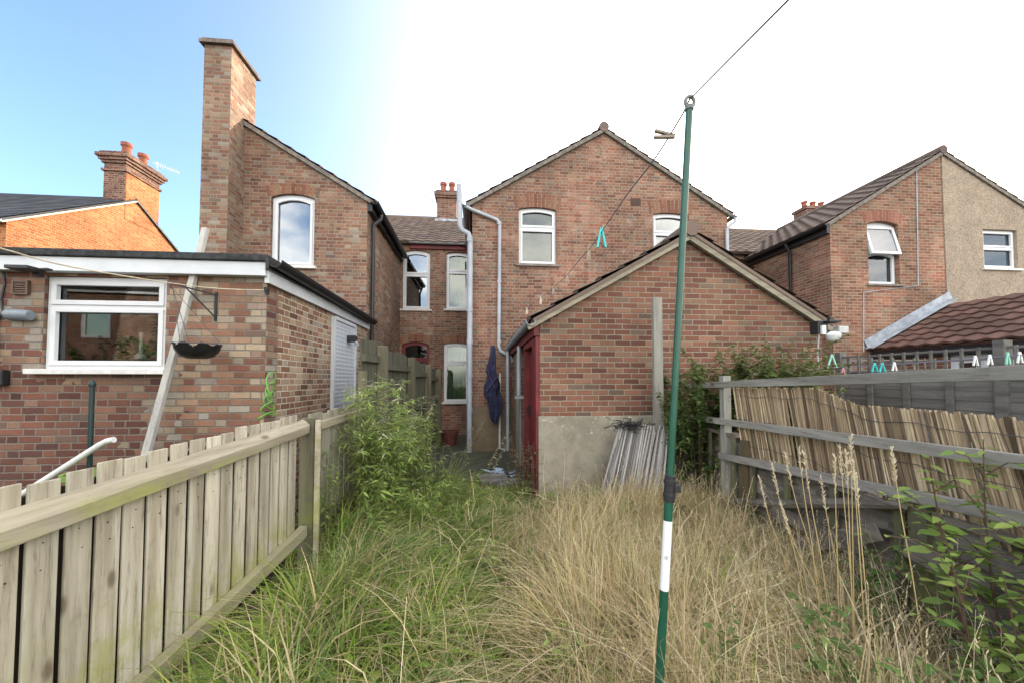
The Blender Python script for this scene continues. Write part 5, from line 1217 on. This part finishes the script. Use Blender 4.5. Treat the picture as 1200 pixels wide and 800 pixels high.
weed('tall_weed', 'weed clump leaning towards the dark patio', 'weed', (-.95, 4.9, 0), .75, 14, .3, (.1, .1), ln=.08, wd=.017, lpm=65, cols=SAGE, branch=3, group=gw)
weed('tall_weed', 'broad-leaved weed in front of the tallest clump', 'weed', (-1.15, 3.35, 0), .75, 12, .3, ln=.12, wd=.026, lpm=50, cols=WEED, branch=2, group=gw)
weed('tall_weed', 'grey-green weed by the tall dark fence', 'weed', (-1.45, 5.2, 0), 1.15, 14, .3, ln=.07, wd=.016, lpm=60, cols=SAGE, branch=3, group=gw)
weed('tall_weed', 'loose yellow-green weed spilling over the path edge', 'weed', (-.82, 3.6, 0), .62, 16, .34, (.15, -.05), ln=.1, wd=.02, lpm=60, cols=WEED, branch=3, group=gw)
weed('climbing_weed', 'climbing weed hanging on the short grey fence panel', 'weed', (-1.55, 3.28, .0), 1.02, 4, .08, ln=.06, wd=.03, lpm=60, cols=WEED, branch=1)
weed('flowering_stem', 'arching seed stem in front of the lower window', 'weed', pd(536, 532, 5.9)*1.0-Vector((0, 0, pd(536, 532, 5.9).z)), .95, 2, .1, (.28, 0), ln=.05, wd=.025, lpm=70, cols=[(.3, .28, .15), (.4, .36, .22)], tipseed=.3, start=.4)
weed('flowering_stem', 'arching seed stem leaning right over the patio', 'weed', (-.42, 4.9, 0), .82, 2, .08, (.5, .1), ln=.05, wd=.022, lpm=70, cols=[(.3, .28, .15), (.4, .36, .22)], tipseed=.3, start=.4)
weed('dead_shrub', 'dead brown shrub against the red outhouse door', 'shrub', (.2, 4.75, 0), .78, 22, .26, ln=.035, wd=.014, lpm=95, cols=[(.2, .15, .09), (.28, .21, .13), (.36, .3, .2), (.14, .16, .07)], branch=4, stemmat='brownstem')
weed('low_weed', 'low green weeds in front of the red door', 'weed', (.12, 4.3, 0), .38, 22, .5, ln=.06, wd=.014, lpm=70, cols=WEED, branch=2)
weed('dock_weed', 'small yellow-green dock plant in the middle of the grass', 'weed', (-.18, 2.75, 0), .42, 6, .14, ln=.1, wd=.035, lpm=30, cols=[(.2, .26, .08), (.33, .35, .14)])
BR = [(.05, .1, .025), (.08, .14, .035), (.12, .18, .05), (.18, .2, .08)]
gb = 'brambles beside the outhouse'
weed('bramble', 'dark leafy bramble mound behind the grey rails at the outhouse', 'shrub', (2.62, 4.12, 0), 1.72, 44, .4, ln=.085, wd=.052, lpm=85, cols=BR, branch=5, group=gb, stemmat='brownstem')
weed('bramble', 'bramble tops arching over the rails beside the upright timber', 'shrub', (2.1, 4.22, 0), 1.72, 30, .42, ln=.08, wd=.048, lpm=70, cols=BR, branch=3, group=gb, stemmat='brownstem', start=.55)
weed('bramble', 'bramble spreading right along the outhouse wall', 'shrub', (2.75, 4.1, 0), 1.92, 46, .55, ln=.08, wd=.048, lpm=80, cols=BR+[(.26, .22, .12)], branch=5, group=gb, stemmat='brownstem')
weed('bramble', 'thin dry-topped bramble under the security light', 'shrub', (2.98, 4.12, 0), 1.8, 30, .36, ln=.07, wd=.038, lpm=65, cols=BR+[(.26, .22, .12), (.3, .27, .17)], branch=5, group=gb, stemmat='brownstem')
weed('bramble', 'low bramble shoot hanging over the old lap fence', 'shrub', (1.98, 3.2, 0), .6, 5, .2, ln=.06, wd=.035, lpm=35, cols=BR, branch=3, group=gb)
SAP = [(.15, .24, .05), (.22, .32, .08), (.32, .38, .1), (.1, .17, .05)]
gs = 'young saplings by the right fence'
weed('sapling', 'tall light-green sapling at the right edge before the reed screen', 'sapling', (1.76, 1.34, 0), 1.24, 4, .16, ln=.08, wd=.04, lpm=30, cols=SAP, branch=7, group=gs, stemmat='brownstem', r0=.006, curl=.2)
weed('sapling', 'leafy sapling partly cut off by the right edge', 'sapling', (1.9, 1.42, 0), 1.25, 7, .22, ln=.085, wd=.042, lpm=38, cols=SAP, branch=9, group=gs, stemmat='brownstem', r0=.006, curl=.2)
weed('bramble', 'low leafy bramble in the bottom right corner', 'shrub', (1.5, 1.2, 0), .66, 26, .46, ln=.065, wd=.04, lpm=60, cols=[(.08, .15, .04), (.13, .21, .06), (.2, .26, .09)], branch=3, group=gb)
weed('low_weed', 'low green weed in the straw left of the pole', 'weed', (.35, 1.9, 0), .34, 9, .2, ln=.07, wd=.03, lpm=40, cols=WEED, branch=2)
weed('low_weed', 'low green weed at the foot of the old reed rolls', 'weed', (1.15, 3.6, 0), .4, 12, .35, ln=.06, wd=.026, lpm=45, cols=WEED, branch=2)
weed('bramble', 'small bramble among the dry grass right of the pole', 'shrub', (1.05, 1.5, 0), .6, 10, .26, ln=.055, wd=.034, lpm=40, cols=[(.1, .16, .05), (.16, .23, .08)], branch=3, group=gb)
weed('bramble', 'bramble at the foot of the lap fence behind the seed stalks', 'shrub', (1.85, 2.0, 0), .75, 9, .25, ln=.06, wd=.034, lpm=35, cols=[(.08, .14, .04), (.13, .2, .06)], branch=3, group=gb)
weed('houseplant', 'leafy green houseplant behind the kitchen window glass', 'houseplant', h2w(inside(128, 423, .42)), .24, 14, .3, ln=.05, wd=.025, lpm=70, cols=BR, branch=2)
weed('hedge', 'dark garden hedge before the mirrored house across the gardens', 'hedge', (-10, -6.4, 0), 3.0, 60, 4.2, ln=.2, wd=.13, lpm=22, cols=BR, branch=6, stemmat='brownstem', r0=.012)
# tall seeded stalks near the right fence
gst = 'tall pale seed stalks before the reed screen'
stalks = [(905, 545, 1.95, 15), (920, 530, 1.9, 18), (936, 525, 1.9, 6), (942, 530, 1.85, 8), (962, 560, 1.8, 10), (978, 535, 1.75, 2), (984, 522, 1.75, 2), (992, 530, 1.72, -2), (997, 510, 1.72, -1), (1000, 540, 1.7, 0), (1003, 555, 1.66, 1), (1045, 525, 1.55, 8), (890, 560, 2.0, 20), (915, 590, 1.8, 22)]
for px, py, d_, ln_ in stalks:
    tip = pd(px, py, d_); b = Vector((tip.x+ln_*.012+random.uniform(-.02, .02), tip.y+random.uniform(-.1, .05), -.02)); t = thing('seed_stalk', 'tall pale dry seed-headed grass stalk standing before the reed screen', 'grass stalk', b, group=gst)
    cv = smooth([b, b.lerp(tip, .5)+Vector((.012*ln_*.1, 0, .02)), b.lerp(tip, .8), tip], 4); MB().tube(cv, [.0028-.0016*k/(len(cv)-1) for k in range(len(cv))], 5).build('stem', plain('straw_stem', (.5, .38, .18), .7) if 'straw_stem' not in bpy.data.materials else bpy.data.materials['straw_stem'], t)
    P, Dv = [], []
    dirt = (cv[-1]-cv[-4]).normalized(); Lh = random.uniform(.13, .2)
    for k in range(46):
        f = k/45; P.append((tip-dirt*Lh*(1-f))[:]); Dv.append((dirt+Vector((random.gauss(0, .35), random.gauss(0, .35), random.gauss(0, .1))))[:])
    V1, F1, C1 = leaves(P, Dv, rng.normal(size=(46, 3)), rng.uniform(.014, .026, 46), np.full(46, .0055), pal(46, [(.62, .55, .4), (.7, .64, .5)], .1)); raw_mesh('seed_head', V1, 4, F1, C1, M['leaf'], t)

# ================================================================== LIGHT, SKY, CAMERA
SAZ, SEL = R(47), R(18)           # sun behind the right-hand gable (clockwise from the view direction)
sd = Vector((math.sin(SAZ)*math.cos(SEL), math.cos(SAZ)*math.cos(SEL), math.sin(SEL)))
sun = bpy.data.lights.new('sun', 'SUN'); sun.energy = 2.6; sun.angle = R(.6); sun.color = (1, .87, .7)
so = bpy.data.objects.new('sun', sun); COL.objects.link(so); so.rotation_euler = (-sd).to_track_quat('-Z', 'Y').to_euler(); so.location = sd*60
wd_ = bpy.data.worlds.new('World'); scene.world = wd_; wd_.use_nodes = True; nt = wd_.node_tree; nt.nodes.clear()
def wn(t, **k):
    x = nt.nodes.new(t)
    for a, b in k.items(): setattr(x, a, b)
    return x
sky = wn('ShaderNodeTexSky', sky_type='NISHITA'); sky.sun_disc = False; sky.sun_elevation = SEL; sky.sun_rotation = SAZ
sky.air_density = 1.0; sky.dust_density = 1.2; sky.ozone_density = 2.6
tc = wn('ShaderNodeTexCoord'); nrm = wn('ShaderNodeVectorMath', operation='NORMALIZE'); nt.links.new(tc.outputs['Generated'], nrm.inputs[0])
dt = wn('ShaderNodeVectorMath', operation='DOT_PRODUCT'); nt.links.new(nrm.outputs[0], dt.inputs[0]); dt.inputs[1].default_value = sd
# thin bright veil of high cloud round the sun
mr0 = wn('ShaderNodeMapRange'); nt.links.new(dt.outputs['Value'], mr0.inputs[0]); mr0.inputs[1].default_value = -.3; mr0.inputs[2].default_value = 1
mr = wn('ShaderNodeMath', operation='POWER'); nt.links.new(mr0.outputs[0], mr.inputs[0]); mr.inputs[1].default_value = 4.7
mx = wn('ShaderNodeMix', data_type='RGBA'); nt.links.new(mr.outputs[0], mx.inputs[0]); nt.links.new(sky.outputs[0], mx.inputs[6]); mx.inputs[7].default_value = (10.5, 9.3, 7.6, 1)
# cloud behind the camera, brightened and thickened to add frontal fill light
nz = wn('ShaderNodeTexNoise'); mp = wn('ShaderNodeMapping'); nt.links.new(nrm.outputs[0], mp.inputs[0]); mp.inputs['Scale'].default_value = (1.6, 1.6, 3.5); nt.links.new(mp.outputs[0], nz.inputs['Vector']); nz.inputs['Scale'].default_value = 1.7; nz.inputs['Detail'].default_value = 7
cr = wn('ShaderNodeMapRange', interpolation_type='SMOOTHSTEP'); nt.links.new(nz.outputs[0], cr.inputs[0]); cr.inputs[1].default_value = .36; cr.inputs[2].default_value = .62
sy = wn('ShaderNodeSeparateXYZ'); nt.links.new(nrm.outputs[0], sy.inputs[0]); back = wn('ShaderNodeMapRange', interpolation_type='SMOOTHSTEP'); nt.links.new(sy.outputs[1], back.inputs[0]); back.inputs[1].default_value = 0; back.inputs[2].default_value = -.35
mu = wn('ShaderNodeMath', operation='MULTIPLY'); nt.links.new(cr.outputs[0], mu.inputs[0]); nt.links.new(back.outputs[0], mu.inputs[1])
mx2 = wn('ShaderNodeMix', data_type='RGBA'); nt.links.new(mu.outputs[0], mx2.inputs[0]); nt.links.new(mx.outputs[2], mx2.inputs[6]); mx2.inputs[7].default_value = (11, 10.3, 9.3, 1)
bg = wn('ShaderNodeBackground'); bg.inputs[1].default_value = .15; nt.links.new(mx2.outputs[2], bg.inputs[0])
wo = wn('ShaderNodeOutputWorld'); nt.links.new(bg.outputs[0], wo.inputs[0])
cam = bpy.data.cameras.new('camera'); cam.sensor_width = 36; cam.lens = F/1200*36; cam.clip_start = .05; cam.clip_end = 2000
cam.shift_y = (PY-400)/1200
co = bpy.data.objects.new('camera', cam); COL.objects.link(co); co.location = C0; co.rotation_euler = (math.pi/2+PITCH, 0, 0); scene.camera = co
scene.view_settings.view_transform = 'Standard'; scene.view_settings.look = 'None'; scene.view_settings.gamma = 1
scene.view_settings.exposure = 1.74
scene.cycles.max_bounces = 8; scene.cycles.transparent_max_bounces = 12; scene.cycles.use_denoising = True
